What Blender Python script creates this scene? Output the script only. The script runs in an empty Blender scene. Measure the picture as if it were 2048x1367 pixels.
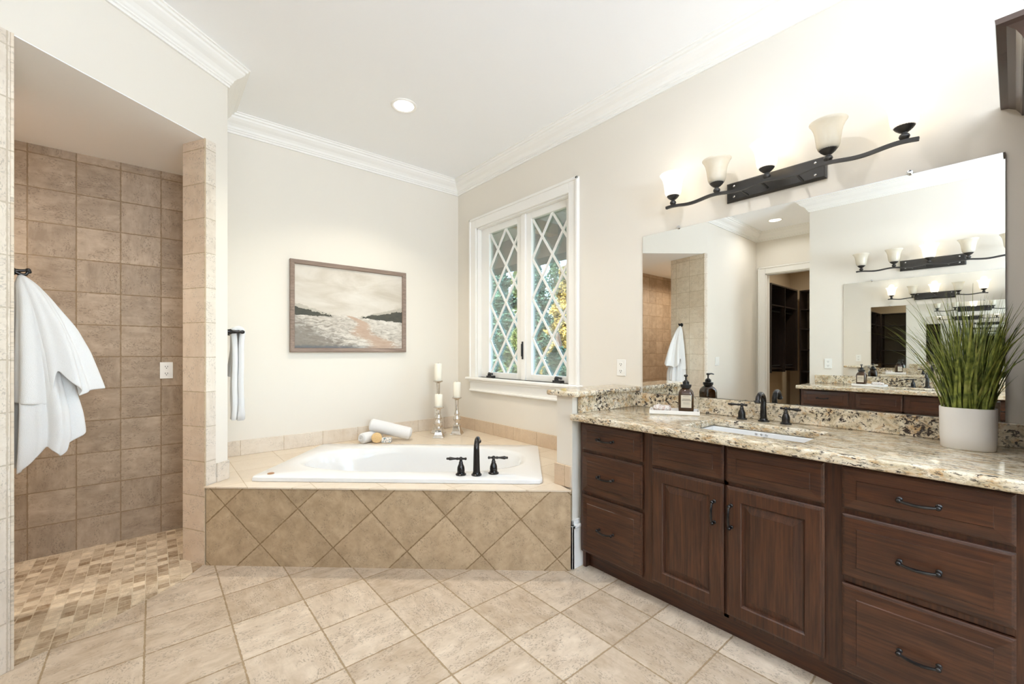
import bpy, bmesh, math, random
from math import sin, cos, pi, radians, sqrt
from mathutils import Vector, Matrix

random.seed(7)
SC = bpy.context.scene
COL = SC.collection

# ------------------------------------------------------------------ camera
YAW = 40.2
cam_d = bpy.data.cameras.new('camera')
cam = bpy.data.objects.new('camera', cam_d)
COL.objects.link(cam)
cam.location = (0, 0, 1.278)
cam.rotation_euler = (radians(90), 0, -radians(YAW))
cam_d.sensor_width = 36.0
cam_d.lens = 850.0 / 2048 * 36.0
cam_d.shift_y = 19.5 / 2048
cam_d.clip_start = 0.02
SC.camera = cam

# ------------------------------------------------------------------ view, world, light levels
SC.view_settings.view_transform = 'Standard'
SC.view_settings.look = 'None'
SC.view_settings.gamma = 1.0
SC.view_settings.use_curve_mapping = False
SC.view_settings.exposure = 0.09
SC.cycles.diffuse_bounces = 6
SC.cycles.glossy_bounces = 8
SC.cycles.transparent_max_bounces = 16
SC.cycles.max_bounces = 14
SC.cycles.sample_clamp_indirect = 6.0
SC.cycles.caustics_reflective = False
SC.cycles.caustics_refractive = False

W = bpy.data.worlds.new('sky')
SC.world = W
W.use_nodes = True
wn = W.node_tree
bg = wn.nodes['Background']
sky = wn.nodes.new('ShaderNodeTexSky')
sky.sky_type = 'NISHITA'
sky.sun_disc = False
sky.sun_elevation = radians(38)
sky.sun_rotation = radians(290)
sky.air_density = 1.0
sky.dust_density = 1.5
wn.links.new(sky.outputs[0], bg.inputs[0])
bg.inputs[1].default_value = 1.8

sun_d = bpy.data.lights.new('sun', 'SUN')
sun = bpy.data.objects.new('sun', sun_d)
COL.objects.link(sun)
sun_d.energy = 13.0
sun_d.angle = radians(0.6)
sun_d.color = (1.0, 0.93, 0.82)
# low autumn sun behind the house: it lights the trees outside and cannot enter the window
sun.rotation_euler = (radians(50), 0, radians(-100))

fill_lamp_d = bpy.data.lights.new('daylight_fill', 'AREA')  # added fill lamp that brightens the room from behind the camera
day = bpy.data.objects.new('daylight_fill', fill_lamp_d)
COL.objects.link(day)
fill_lamp_d.shape = 'RECTANGLE'; fill_lamp_d.size = 1.85; fill_lamp_d.size_y = 1.5
fill_lamp_d.energy = 420.0
fill_lamp_d.color = (0.84, 0.98, 1.20)
day.location = (0.70, -3.16, 1.72)      # added uplight standing in for daylight, outside the added window
day.rotation_euler = (radians(169), 0, 0)

WARM = (1.0, 1.0, 1.0)
NEUT = (1.0, 1.0, 1.02)
CAN_W = 7.0        # recessed cans
SHADE_W = 0.13      # each lit bulb of the vanity bars
SHOWER_W = 8.0

XR, YB, ZC = 2.53, 3.90, 3.09      # right wall, back wall, ceiling
XO = -1.01                         # opposite wall
TH = radians(42.0)
TU = Vector((cos(TH), -sin(TH), 0)); TV = Vector((sin(TH), cos(TH), 0)); TO = Vector((0.234, 3.135, 0))


def tub(u, v, z=0.0):
    return TO + TU * u + TV * v + Vector((0, 0, z))


# ------------------------------------------------------------------ mesh builder (everything in world metres)
class MB:
    def __init__(s):
        s.v = []; s.f = []; s.T = None

    def add(s, vs, fs):
        n = len(s.v)
        for p in vs:
            p = Vector(p)
            s.v.append(s.T(p) if s.T else p)
        for f in fs:
            s.f.append([i + n for i in f])
        return s

    def box(s, a, b):
        x0, y0, z0 = a; x1, y1, z1 = b
        return s.add([(x0, y0, z0), (x1, y0, z0), (x1, y1, z0), (x0, y1, z0), (x0, y0, z1), (x1, y0, z1), (x1, y1, z1), (x0, y1, z1)],
                     [(0, 3, 2, 1), (4, 5, 6, 7), (0, 1, 5, 4), (1, 2, 6, 5), (2, 3, 7, 6), (3, 0, 4, 7)])

    def obox(s, c, ax, ay, az):
        c = Vector(c); ax = Vector(ax); ay = Vector(ay); az = Vector(az)
        vs = [c + ax * i + ay * j + az * k for k in (-1, 1) for i, j in ((-1, -1), (1, -1), (1, 1), (-1, 1))]
        return s.add(vs, [(0, 3, 2, 1), (4, 5, 6, 7), (0, 1, 5, 4), (1, 2, 6, 5), (2, 3, 7, 6), (3, 0, 4, 7)])

    def prism(s, poly, z0, z1):
        n = len(poly)
        vs = [(p[0], p[1], z0) for p in poly] + [(p[0], p[1], z1) for p in poly]
        fs = [tuple(range(n - 1, -1, -1)), tuple(range(n, 2 * n))]
        fs += [(i, (i + 1) % n, n + (i + 1) % n, n + i) for i in range(n)]
        return s.add(vs, fs)

    def loft(s, rings, closed=True, cap0=True, cap1=True):
        n = len(rings[0]); vs = [p for r in rings for p in r]; fs = []
        m = n if closed else n - 1
        for k in range(len(rings) - 1):
            for i in range(m):
                j = (i + 1) % n
                fs.append((k * n + i, k * n + j, (k + 1) * n + j, (k + 1) * n + i))
        if closed and cap0: fs.append(tuple(range(n - 1, -1, -1)))
        if closed and cap1: fs.append(tuple(range((len(rings) - 1) * n, len(rings) * n)))
        return s.add(vs, fs)

    def lathe(s, prof, c, n=24, axis=(0, 0, 1), cap0=True, cap1=True, sx=1.0, sy=1.0):
        c = Vector(c); az = Vector(axis).normalized()
        ax = az.orthogonal().normalized() if abs(az.z) < 0.999 else Vector((1, 0, 0)); ay = az.cross(ax)
        rings = [[c + az * h + ax * (r * sx * cos(2 * pi * i / n)) + ay * (r * sy * sin(2 * pi * i / n)) for i in range(n)] for r, h in prof]
        return s.loft(rings, True, cap0, cap1)

    def tube(s, pts, rad, n=10, flat=None):
        """pts: list of points; rad: number or list; flat=(w,h): rectangular section, h along z."""
        pts = [Vector(p) for p in pts]
        if not hasattr(rad, '__len__'): rad = [rad] * len(pts)
        rings = []; up = None
        for k, p in enumerate(pts):
            d = (pts[min(k + 1, len(pts) - 1)] - pts[max(k - 1, 0)]).normalized()
            if up is None: up = Vector((0, 0, 1)) if abs(d.z) < 0.9 else Vector((1, 0, 0))
            side = d.cross(up).normalized(); up = side.cross(d).normalized()
            if flat:
                w, h = flat
                rings.append([p + side * (a * w) + up * (b * h) for a, b in ((-1, -1), (1, -1), (1, 1), (-1, 1))])
            else:
                rings.append([p + side * (rad[k] * cos(2 * pi * i / n)) + up * (rad[k] * sin(2 * pi * i / n)) for i in range(n)])
        return s.loft(rings)

    def ball(s, c, r, n=14, m=9, sz=1.0):
        return s.lathe([(max(r * sin(pi * k / m), 1e-4), -r * cos(pi * k / m) * sz) for k in range(m + 1)], c, n)

    def quad(s, a, b, c, d):
        return s.add([a, b, c, d], [(0, 1, 2, 3)])


def root_loc(o):
    while o.parent: o = o.parent
    return o.location


def mesh(name, mb, material, parent=None, smooth=False, bevel=0, seg=2, loc=None, angle=38, subsurf=0, recalc=True, solid=0):
    loc = Vector(root_loc(parent)) if parent else Vector(loc or (0, 0, 0))
    me = bpy.data.meshes.new(name)
    me.from_pydata([tuple(p - loc) for p in mb.v], [], mb.f)
    if recalc:
        bm = bmesh.new(); bm.from_mesh(me)
        bmesh.ops.recalc_face_normals(bm, faces=bm.faces)
        bm.to_mesh(me); bm.free()
    me.materials.append(material)
    if smooth:
        me.shade_smooth()
        if smooth != 'all':
            me.set_sharp_from_angle(angle=radians(angle))
    o = bpy.data.objects.new(name, me)
    COL.objects.link(o)
    if parent: o.parent = parent
    else: o.location = loc
    if solid:
        m = o.modifiers.new('solid', 'SOLIDIFY'); m.thickness = solid; m.offset = 0
    if bevel:
        m = o.modifiers.new('bevel', 'BEVEL'); m.width = bevel; m.segments = seg; m.limit_method = 'ANGLE'; m.angle_limit = radians(30)
    if subsurf:
        m = o.modifiers.new('sub', 'SUBSURF'); m.levels = subsurf; m.render_levels = subsurf
    return o


def tag(o, label, cat, group=None):
    o['label'] = label; o['category'] = cat
    if group: o['group'] = group
    return o


def thing(name, label, cat, loc, group=None):
    o = bpy.data.objects.new(name, None); COL.objects.link(o)
    o.location = loc; o.empty_display_size = 0.1
    return tag(o, label, cat, group)


def struct(name, mb, material, **k):
    o = mesh(name, mb, material, **k)
    if not k.get('parent'): o['kind'] = 'structure'
    return o


def struct_root(name, loc=(0, 0, 0)):
    o = bpy.data.objects.new(name, None); COL.objects.link(o); o.location = loc; o['kind'] = 'structure'
    return o


def dup(root, loc, label=None, group=None, rotz=None):
    r = root.copy(); COL.objects.link(r); r.location = loc
    if rotz is not None: r.rotation_euler = (0, 0, rotz)
    if label: r['label'] = label
    if group: r['group'] = group
    for ch in list(root.children):
        c = ch.copy(); COL.objects.link(c); c.parent = r
        for g in list(ch.children):
            d = g.copy(); COL.objects.link(d); d.parent = c
    return r


# ------------------------------------------------------------------ materials
def lin(c):
    c = c / 255.0
    return c / 12.92 if c <= 0.04045 else ((c + 0.055) / 1.055) ** 2.4


def rgb(r, g, b): return (lin(r), lin(g), lin(b), 1.0)


class Nodes:
    def __init__(s, name):
        s.m = bpy.data.materials.new(name); s.m.use_nodes = True
        s.t = s.m.node_tree; s.b = s.t.nodes['Principled BSDF']; s.out = s.t.nodes['Material Output']

    def n(s, typ, _in=None, **props):
        nd = s.t.nodes.new('ShaderNode' + typ)
        for k, v in props.items(): setattr(nd, k, v)
        for k, v in (_in or {}).items(): s.set(nd, k, v)
        return nd

    def set(s, nd, k, v):
        sock = nd.inputs[k]
        if hasattr(v, 'is_linked') or isinstance(v, bpy.types.NodeSocket): s.t.links.new(v, sock)
        elif isinstance(v, bpy.types.Node): s.t.links.new(v.outputs[0], sock)
        else: sock.default_value = v

    def math(s, op, a, b=None, c=None, clamp=False):
        nd = s.n('Math', operation=op, use_clamp=clamp); s.set(nd, 0, a)
        if b is not None: s.set(nd, 1, b)
        if c is not None: s.set(nd, 2, c)
        return nd.outputs[0]

    def vmath(s, op, a, b):
        nd = s.n('VectorMath', operation=op); s.set(nd, 0, a); s.set(nd, 1, b)
        return nd.outputs['Value'] if op == 'DOT_PRODUCT' else nd.outputs[0]

    def mix(s, f, a, b, blend='MIX'):
        nd = s.n('Mix', data_type='RGBA', blend_type=blend)
        s.set(nd, 0, f); s.set(nd, 6, a); s.set(nd, 7, b)
        return nd.outputs[2]

    def ramp(s, f, stops, interp='LINEAR'):
        nd = s.n('ValToRGB'); cr = nd.color_ramp; cr.interpolation = interp
        while len(cr.elements) < len(stops): cr.elements.new(0.5)
        for e, (p, c) in zip(cr.elements, stops):
            e.position = p; e.color = c if hasattr(c, '__len__') else (c, c, c, 1)
        s.set(nd, 0, f)
        return nd.outputs[0]

    def noise(s, vec, scale, detail=4, rough=0.55, dist=0.0):
        nd = s.n('TexNoise', {'Scale': scale, 'Detail': detail, 'Roughness': rough, 'Distortion': dist})
        s.set(nd, 'Vector', vec)
        return nd.outputs['Fac']

    def scaled(s, vec, sc):
        return s.vmath('MULTIPLY', vec, sc)

    def bump(s, h, strength, dist=0.01):
        nd = s.n('Bump', {'Strength': strength, 'Distance': dist}); s.set(nd, 'Height', h)
        s.t.links.new(nd.outputs[0], s.b.inputs['Normal'])

    def pos(s): return s.n('NewGeometry').outputs['Position']

    def obj(s): return s.n('TexCoord').outputs['Object']

    def base(s, c, rough=0.5, metal=0.0, spec=0.5, **k):
        s.set(s.b, 'Base Color', c); s.set(s.b, 'Roughness', rough); s.set(s.b, 'Metallic', metal)
        s.set(s.b, 'Specular IOR Level', spec)
        for kk, v in k.items(): s.set(s.b, kk.replace('_', ' '), v)
        return s.m


def plain(name, c, rough=0.5, metal=0.0, var=0.03, scale=6.0, spec=0.5, bump=0.0, **k):
    N = Nodes(name)
    f = N.noise(N.obj(), scale, 3)
    lo = tuple(x * (1 - var) for x in c[:3]) + (1,); hi = tuple(min(1, x * (1 + var)) for x in c[:3]) + (1,)
    col = N.mix(f, lo, hi)
    if bump: N.bump(N.noise(N.obj(), scale * 30, 3), bump, 0.002)
    return N.base(col, rough, metal, spec, **k)


M_WALL = plain('greige_wall_paint', rgb(230, 223, 211), 0.6, var=0.012, scale=2)
M_CEIL = plain('white_ceiling_paint', rgb(250, 250, 250), 0.7, var=0.004, scale=2)
M_TRIM = plain('white_trim_paint', rgb(243, 240, 234), 0.5, var=0.008)
M_SASH = plain('white_sash_paint', rgb(240, 238, 233), 0.4, var=0.008)
M_WHITE_GLOSS = plain('white_acrylic', rgb(228, 227, 225), 0.08, var=0.004, spec=0.6)
M_CERAMIC = plain('white_matte_ceramic', rgb(236, 232, 226), 0.45, var=0.01)
M_PLATE = plain('white_plastic', rgb(240, 238, 232), 0.3, var=0.005)
M_BRONZE = plain('oil_rubbed_bronze', (0.035, 0.032, 0.031, 1), 0.22, 0.75, var=0.3, scale=30, spec=0.6)
M_IRON = plain('dark_bronze_metal', (0.05, 0.047, 0.044, 1), 0.38, 0.6, var=0.2, scale=20)
M_BLACK = plain('black_plastic', (0.012, 0.012, 0.013, 1), 0.3, var=0.1)
M_DARKSLOT = plain('dark_slot', (0.02, 0.02, 0.02, 1), 0.7, var=0.1)
M_CHROME = plain('chrome', (0.75, 0.75, 0.75, 1), 0.12, 1.0, var=0.02)
M_CANDLE = plain('ivory_candle_wax', rgb(244, 238, 222), 0.45, var=0.02)
M_GROUND = plain('porch_ground', rgb(120, 112, 100), 0.9, var=0.2)
M_FASCIA = plain('dark_brown_fascia', rgb(66, 54, 44), 0.7, var=0.15, scale=4)
M_SOFFIT = plain('pale_porch_soffit', rgb(188, 186, 168), 0.8, var=0.05)
M_TANBEAM = plain('tan_beam', rgb(178, 142, 98), 0.7, var=0.15)
M_BARK = plain('bark', rgb(96, 76, 60), 0.9, var=0.3, scale=12)
M_PAPER = plain('cream_label_paper', rgb(206, 194, 172), 0.6, var=0.02)
M_INK = plain('grey_ink', rgb(120, 110, 98), 0.7, var=0.05)
M_CANVASEDGE = plain('rod_steel', (0.3, 0.3, 0.3, 1), 0.3, 1.0)
M_CLOSETWALL = plain('closet_wall_paint', rgb(205, 186, 158), 0.7, var=0.02)
M_BADGE = plain('bronze_badge', rgb(176, 132, 96), 0.35, 0.4, var=0.05)


def emit(name, c, strength):
    N = Nodes(name)
    N.base(c, 0.5)
    N.set(N.b, 'Emission Color', c); N.set(N.b, 'Emission Strength', strength)
    return N.m


M_LENS = emit('lit_lens', (1.0, 0.95, 0.86, 1), 4.0)
M_BULB = emit('lit_bulb', (1.0, 0.93, 0.82, 1), 7.0)


def shade_glass(name, lit):
    N = Nodes(name)
    f = N.noise(N.obj(), 14, 4, 0.6, 1.2)
    col = N.mix(f, rgb(236, 229, 214), rgb(248, 245, 237))
    N.base(col, 0.18, 0, 0.5)
    tr = N.n('BsdfTranslucent'); N.set(tr, 'Color', col)
    mx = N.n('MixShader', {0: 0.55}); N.t.links.new(N.b.outputs[0], mx.inputs[1]); N.t.links.new(tr.outputs[0], mx.inputs[2])
    N.t.links.new(mx.outputs[0], N.out.inputs[0])
    if lit:
        # lit frosted glass: brightest around the bulb in the upper half of the bowl
        z = N.n('SeparateXYZ'); N.set(z, 0, N.obj())
        N.set(N.b, 'Emission Color', (1.0, 0.93, 0.83, 1))
        N.set(N.b, 'Emission Strength', 1.6)
    return N.m


M_SHADE = shade_glass('alabaster_glass', False)
M_SHADE_LIT = shade_glass('alabaster_glass_lit', True)


def mirror_mat():
    N = Nodes('mirror_silver')
    return N.base((0.90, 0.915, 0.90, 1), 0.0, 1.0)


M_MIRROR = mirror_mat()


def glass_mat():
    N = Nodes('window_glass')
    tr = N.n('BsdfTransparent'); N.set(tr, 'Color', (0.93, 0.97, 0.97, 1))
    gl = N.n('BsdfGlossy'); N.set(gl, 'Roughness', 0.0)
    fr = N.n('Fresnel', {'IOR': 1.45})
    mx = N.n('MixShader'); N.set(mx, 0, N.math('MULTIPLY', fr.outputs[0], 0.6))
    N.t.links.new(tr.outputs[0], mx.inputs[1]); N.t.links.new(gl.outputs[0], mx.inputs[2])
    N.t.links.new(mx.outputs[0], N.out.inputs[0])
    return N.m


M_GLASS = glass_mat()


def amber_mat():
    N = Nodes('amber_glass')
    f = N.noise(N.obj(), 25, 3)
    N.base(N.mix(f, (0.035, 0.014, 0.004, 1), (0.10, 0.04, 0.010, 1)), 0.06, 0, 0.6)
    N.set(N.b, 'Transmission Weight', 0.35)
    return N.m


M_AMBER = amber_mat()


def towel_mat():
    N = Nodes('white_terry')
    v = N.obj()
    f = N.noise(v, 420, 2, 0.7)
    N.bump(f, 0.7, 0.003)
    N.base(N.mix(f, rgb(224, 223, 222), rgb(242, 241, 240)), 0.95, 0, 0.1)
    return N.m


M_TOWEL = towel_mat()


def mercury_mat():
    N = Nodes('mercury_glass')
    f = N.noise(N.obj(), 60, 5, 0.7)
    N.base(N.mix(f, (0.52, 0.47, 0.41, 1), (0.86, 0.82, 0.76, 1)), N.ramp(f, [(0.35, 0.08), (0.7, 0.3)]), 0.92)
    return N.m


M_MERCURY = mercury_mat()


def floral_mat(name, base, ink1, ink2, scale):
    N = Nodes(name)
    v = N.obj()
    a = N.noise(v, scale, 3, 0.6, 1.0); b = N.noise(N.vmath('ADD', v, (3.1, 7.7, 1.3)), scale * 0.8, 3, 0.6, 1.5)
    c = N.mix(N.ramp(a, [(0.54, 0), (0.58, 1)]), base, ink1)
    c = N.mix(N.ramp(b, [(0.57, 0), (0.6, 1)]), c, ink2)
    return N.base(c, 0.55)


M_FLORAL = floral_mat('blue_floral_wrap', rgb(238, 232, 226), rgb(112, 140, 150), rgb(126, 108, 96), 65)
M_PRINT = floral_mat('blush_print_cloth', rgb(218, 210, 202), rgb(186, 156, 140), rgb(164, 148, 136), 55)


def sponge_mat():
    N = Nodes('tan_loofah')
    f = N.noise(N.obj(), 90, 4)
    N.bump(f, 0.5, 0.004)
    return N.base(N.mix(f, rgb(206, 168, 112), rgb(238, 208, 158)), 0.85)


M_SPONGE = sponge_mat()


def wood_mat(name, grain, dark, mid, light, rough=0.36):
    """grain: 0,1,2 = axis the grain runs along."""
    N = Nodes(name)
    rnd = N.n('ObjectInfo').outputs['Random']
    v = N.obj()
    off = N.n('CombineXYZ'); N.set(off, 0, N.math('MULTIPLY', rnd, 17.0)); N.set(off, 1, N.math('MULTIPLY', rnd, 31.0)); N.set(off, 2, N.math('MULTIPLY', rnd, 23.0))
    v = N.vmath('ADD', v, off.outputs[0])
    sc = [13.0, 13.0, 13.0]; sc[grain] = 1.5
    fine = [120.0, 120.0, 120.0]; fine[grain] = 5.0
    big = N.noise(N.scaled(v, tuple(sc)), 1.0, 5, 0.6, 1.4)
    fin = N.noise(N.scaled(v, tuple(fine)), 1.0, 3, 0.7)
    c = N.ramp(big, [(0.25, dark), (0.5, mid), (0.75, light)])
    c = N.mix(0.5, c, N.mix(N.ramp(fin, [(0.35, 0), (0.65, 1)]), dark, light))
    N.bump(fin, 0.08, 0.001)
    return N.base(c, N.ramp(fin, [(0.3, rough + 0.06), (0.7, rough - 0.04)]), 0, 0.5)


WD = (rgb(36, 19, 11), rgb(60, 34, 20), rgb(92, 55, 34))
M_WOOD_Y = wood_mat('walnut_grain_across', 1, *WD)
M_WOOD_Z = wood_mat('walnut_grain_up', 2, *WD)
M_WOOD_DK = wood_mat('dark_closet_wood', 2, rgb(26, 19, 16), rgb(40, 30, 25), rgb(56, 42, 34))
M_CROWNWOOD = plain('walnut_crown', rgb(78, 61, 54), 0.27, var=0.08, scale=5, spec=0.7)
M_FRAME = wood_mat('weathered_frame', 0, rgb(104, 86, 74), rgb(134, 114, 100), rgb(160, 140, 126), 0.6)


def granite_mat(name, stretch, dark=0.0):
    N = Nodes(name)
    v = N.scaled(N.pos(), stretch)
    a = N.noise(v, 16, 7, 0.68, 0.7)
    b = N.noise(N.vmath('ADD', v, (5.2, 1.7, 9.1)), 24, 6, 0.68, 0.6)
    d = N.noise(N.vmath('ADD', v, (1.2, 8.7, 3.1)), 58, 5, 0.68, 0.5)
    e = N.noise(N.vmath('ADD', v, (2.2, 3.7, 6.1)), 95, 4, 0.6)
    g = N.noise(N.vmath('ADD', v, (7.2, 2.7, 4.1)), 6, 3, 0.5)
    c = N.ramp(a, [(0.30, rgb(150, 136, 112)), (0.42, rgb(196, 180, 150)), (0.52, rgb(222, 209, 184)), (0.72, rgb(236, 228, 212))])
    c = N.mix(N.math('MULTIPLY', N.ramp(b, [(0.51, 0), (0.64, 1)]), 0.8), c, rgb(186, 144, 90))
    c = N.mix(N.math('MULTIPLY', N.ramp(N.noise(v, 55, 4, 0.65), [(0.56, 0), (0.63, 1)]), 0.75), c, rgb(120, 112, 100))
    c = N.mix(N.math('MULTIPLY', N.ramp(e, [(0.60, 0), (0.66, 1)]), 0.8), c, rgb(92, 76, 62))
    thr = N.math('ADD', d, N.math('MULTIPLY', g, 0.26 + dark))
    c = N.mix(N.ramp(thr, [(0.705, 0), (0.75, 1)]), c, rgb(56, 46, 42))
    return N.base(c, 0.09, 0, 0.5)


M_GRAN_TOP = granite_mat('granite_slab_top', (1.9, 0.75, 1.9))
M_GRAN_SPL = granite_mat('granite_splash', (1.0, 0.85, 1.0), 0.05)


def tile_mat(name, ud, vd, size, off, c1, c2, grout, gw=0.004, rough=0.45, stagger=None, streak=(3.0, 11.0), contrast=0.5, pits=1.0, su=None, spec=0.4, cellvar=0.42):
    """Square stone tiles in a plane: ud, vd are the in-plane axes, size the pitch, off the joint offset in metres."""
    N = Nodes(name)
    p = N.pos(); su = su or size
    u = N.math('DIVIDE', N.math('SUBTRACT', N.vmath('DOT_PRODUCT', p, tuple(ud)), off[0]), su)
    v = N.math('DIVIDE', N.math('SUBTRACT', N.vmath('DOT_PRODUCT', p, tuple(vd)), off[1]), size)
    if stagger == 'u':      # columns along v slip against each other
        v = N.math('ADD', v, N.math('MULTIPLY', N.math('FLOOR', u), 0.5))
    iu = N.math('FLOOR', u); iv = N.math('FLOOR', v)
    fu = N.math('SUBTRACT', u, iu); fv = N.math('SUBTRACT', v, iv)
    cell = N.n('CombineXYZ'); N.set(cell, 0, iu); N.set(cell, 1, iv)
    wn_ = N.n('TexWhiteNoise', noise_dimensions='3D'); N.set(wn_, 'Vector', cell.outputs[0])
    rv = wn_.outputs['Value']; rc = wn_.outputs['Color']
    du = N.math('MULTIPLY', N.math('MINIMUM', fu, N.math('SUBTRACT', 1.0, fu)), su)
    dv = N.math('MULTIPLY', N.math('MINIMUM', fv, N.math('SUBTRACT', 1.0, fv)), size)
    wob = N.math('MULTIPLY', N.math('SUBTRACT', N.noise(p, 55, 3), 0.5), gw * 1.2)
    edge = N.math('ADD', N.math('MINIMUM', du, dv), wob)
    gm = N.ramp(N.math('DIVIDE', edge, gw), [(0.30, 1), (0.62, 0)])
    # stone
    loc = N.n('CombineXYZ'); N.set(loc, 0, N.math('MULTIPLY', u, su)); N.set(loc, 1, N.math('MULTIPLY', v, size))
    sw = N.n('CombineXYZ'); N.set(sw, 0, N.math('MULTIPLY', v, size)); N.set(sw, 1, N.math('MULTIPLY', u, su))
    pick = N.math('GREATER_THAN', N.n('SeparateColor', {0: rc}).outputs[1], 0.6)
    lv = N.mix(pick, loc.outputs[0], sw.outputs[0])
    lv = N.vmath('ADD', N.vmath('MULTIPLY', lv, (streak[0], streak[1], 1)), N.vmath('MULTIPLY', rc, (60, 60, 60)))
    n1 = N.noise(lv, 1.0, 6, 0.6, 0.8)
    n2 = N.noise(lv, 3.4, 5, 0.65, 0.4)
    n3 = N.noise(N.vmath('ADD', p, N.vmath('MULTIPLY', rc, (9, 9, 9))), 11.0, 6, 0.62, 0.6)
    t = N.math('ADD', N.math('MULTIPLY', N.math('SUBTRACT', n1, 0.5), contrast * 1.5), N.math('MULTIPLY', N.math('SUBTRACT', n2, 0.5), contrast * 1.6))
    t = N.math('ADD', t, N.math('MULTIPLY', N.math('SUBTRACT', n3, 0.5), contrast * 2.6))
    t = N.math('ADD', N.math('ADD', t, 0.52), N.math('MULTIPLY', N.math('SUBTRACT', rv, 0.5), cellvar), clamp=True)
    col = N.mix(t, c1, c2)
    pv = N.vmath('ADD', N.vmath('MULTIPLY', lv, (0.5, 0.24, 1)), N.vmath('MULTIPLY', rc, (31, 17, 11)))
    pit = N.ramp(N.noise(pv, 58.0, 4, 0.6, 0.5), [(0.53, 0), (0.60, 1)])
    pit = N.math('MULTIPLY', pit, N.ramp(N.noise(pv, 6.5, 4, 0.6), [(0.45, 0), (0.57, pits)]), clamp=True)
    col = N.mix(N.math('MULTIPLY', pit, 0.5), col, tuple(x * 0.5 for x in c1[:3]) + (1,))
    col = N.mix(gm, col, grout)
    h = N.math('SUBTRACT', N.math('SUBTRACT', 1.0, gm), N.math('MULTIPLY', pit, 0.6))
    N.bump(h, 0.45, 0.003)
    return N.base(col, N.math('ADD', rough, N.math('MULTIPLY', gm, 0.3)), 0, spec)


EX, EY, EZ = Vector((1, 0, 0)), Vector((0, 1, 0)), Vector((0, 0, 1))
T_LO, T_HI, T_GR = rgb(200, 180, 154), rgb(228, 213, 192), rgb(176, 156, 128)
M_FLOOR = tile_mat('travertine_floor', EX, EY, 0.31, (-0.0275, 2.679), rgb(174, 153, 128), rgb(221, 205, 184), rgb(158, 136, 106), 0.0075, 0.38, contrast=0.5, su=0.3108, pits=1.6)
M_SHW = tile_mat('travertine_shower_wall', EX, EZ, 0.2095, (0.0445, 0.197), rgb(138, 119, 98), rgb(182, 162, 139), rgb(138, 117, 91), 0.007, 0.5, contrast=0.55, su=0.2105)  # same travertine as the other tile; shade of the recess put into darker tones
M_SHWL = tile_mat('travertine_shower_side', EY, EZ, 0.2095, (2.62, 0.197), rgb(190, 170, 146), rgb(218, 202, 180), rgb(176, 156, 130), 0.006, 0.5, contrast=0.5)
LW = Vector((0.784, 0.621, 0)); LWN = Vector((0.621, -0.784, 0))      # along the diagonal wall; its room-side normal
M_FACE = tile_mat('travertine_pillar_face', LW, EZ, 0.2095, ((Vector((0.24, 3.144, 0)).dot(LW)) - 0.04, 0.197), rgb(208, 194, 176), rgb(234, 224, 210), rgb(196, 182, 162), 0.006, 0.5, contrast=0.4)
JD = Vector((-0.487, 0.873, 0))
M_JAMB = tile_mat('travertine_jamb', JD, EZ, 0.2095, ((Vector((0.24, 3.144, 0)).dot(JD)) - 0.008, 0.197), rgb(202, 178, 152), rgb(226, 208, 186), rgb(186, 164, 134), 0.006, 0.5, contrast=0.4)
M_JAMB2 = tile_mat('travertine_near_jamb', EY, EZ, 0.2095, (2.62, 0.197), rgb(210, 192, 168), rgb(232, 220, 202), rgb(198, 182, 158), 0.006, 0.5, contrast=0.45)
# tub front: diamonds, pattern tilted a little as laid
A45 = radians(-45 - 2.0)
PU = TU * cos(A45) + EZ * sin(A45); PV = -TU * sin(A45) + EZ * cos(A45)
PN = tub(0.571, 0, 0.345)
M_PANEL = tile_mat('travertine_diamond_panel', PU, PV, 0.3125, (PN.dot(PU), PN.dot(PV)), rgb(154, 130, 100), rgb(196, 172, 140), rgb(132, 108, 76), 0.007, 0.42, contrast=0.5, streak=(6, 9))
DU = (EX + EY).normalized(); DV = (EY - EX).normalized()
M_DECK = tile_mat('travertine_deck', EX, EY, 0.31, (0.12, 3.39), rgb(210, 192, 168), rgb(228, 214, 194), rgb(196, 176, 148), 0.004, 0.3, contrast=0.25, pits=0.3)
M_BORDER_X = tile_mat('travertine_border_back', EX, EZ, 0.4, (0.52, 0.3), rgb(208, 190, 168), rgb(234, 224, 210), rgb(198, 180, 156), 0.006, 0.4, contrast=0.35, pits=0.5, su=0.305)
M_BORDER_Y = tile_mat('travertine_border_side', EY, EZ, 0.4, (0.52, 0.3), rgb(200, 174, 146), rgb(220, 200, 174), rgb(188, 164, 134), 0.006, 0.4, contrast=0.35, pits=0.5, su=0.305)
M_MOSAIC = tile_mat('stone_mosaic', EX, EY, 0.054, (0.02, 0.0), rgb(138, 112, 82), rgb(226, 208, 180), rgb(206, 190, 164), 0.0042, 0.5, stagger='u', contrast=0.5, streak=(16, 60), pits=0.3, su=0.0515, cellvar=0.75)


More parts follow.
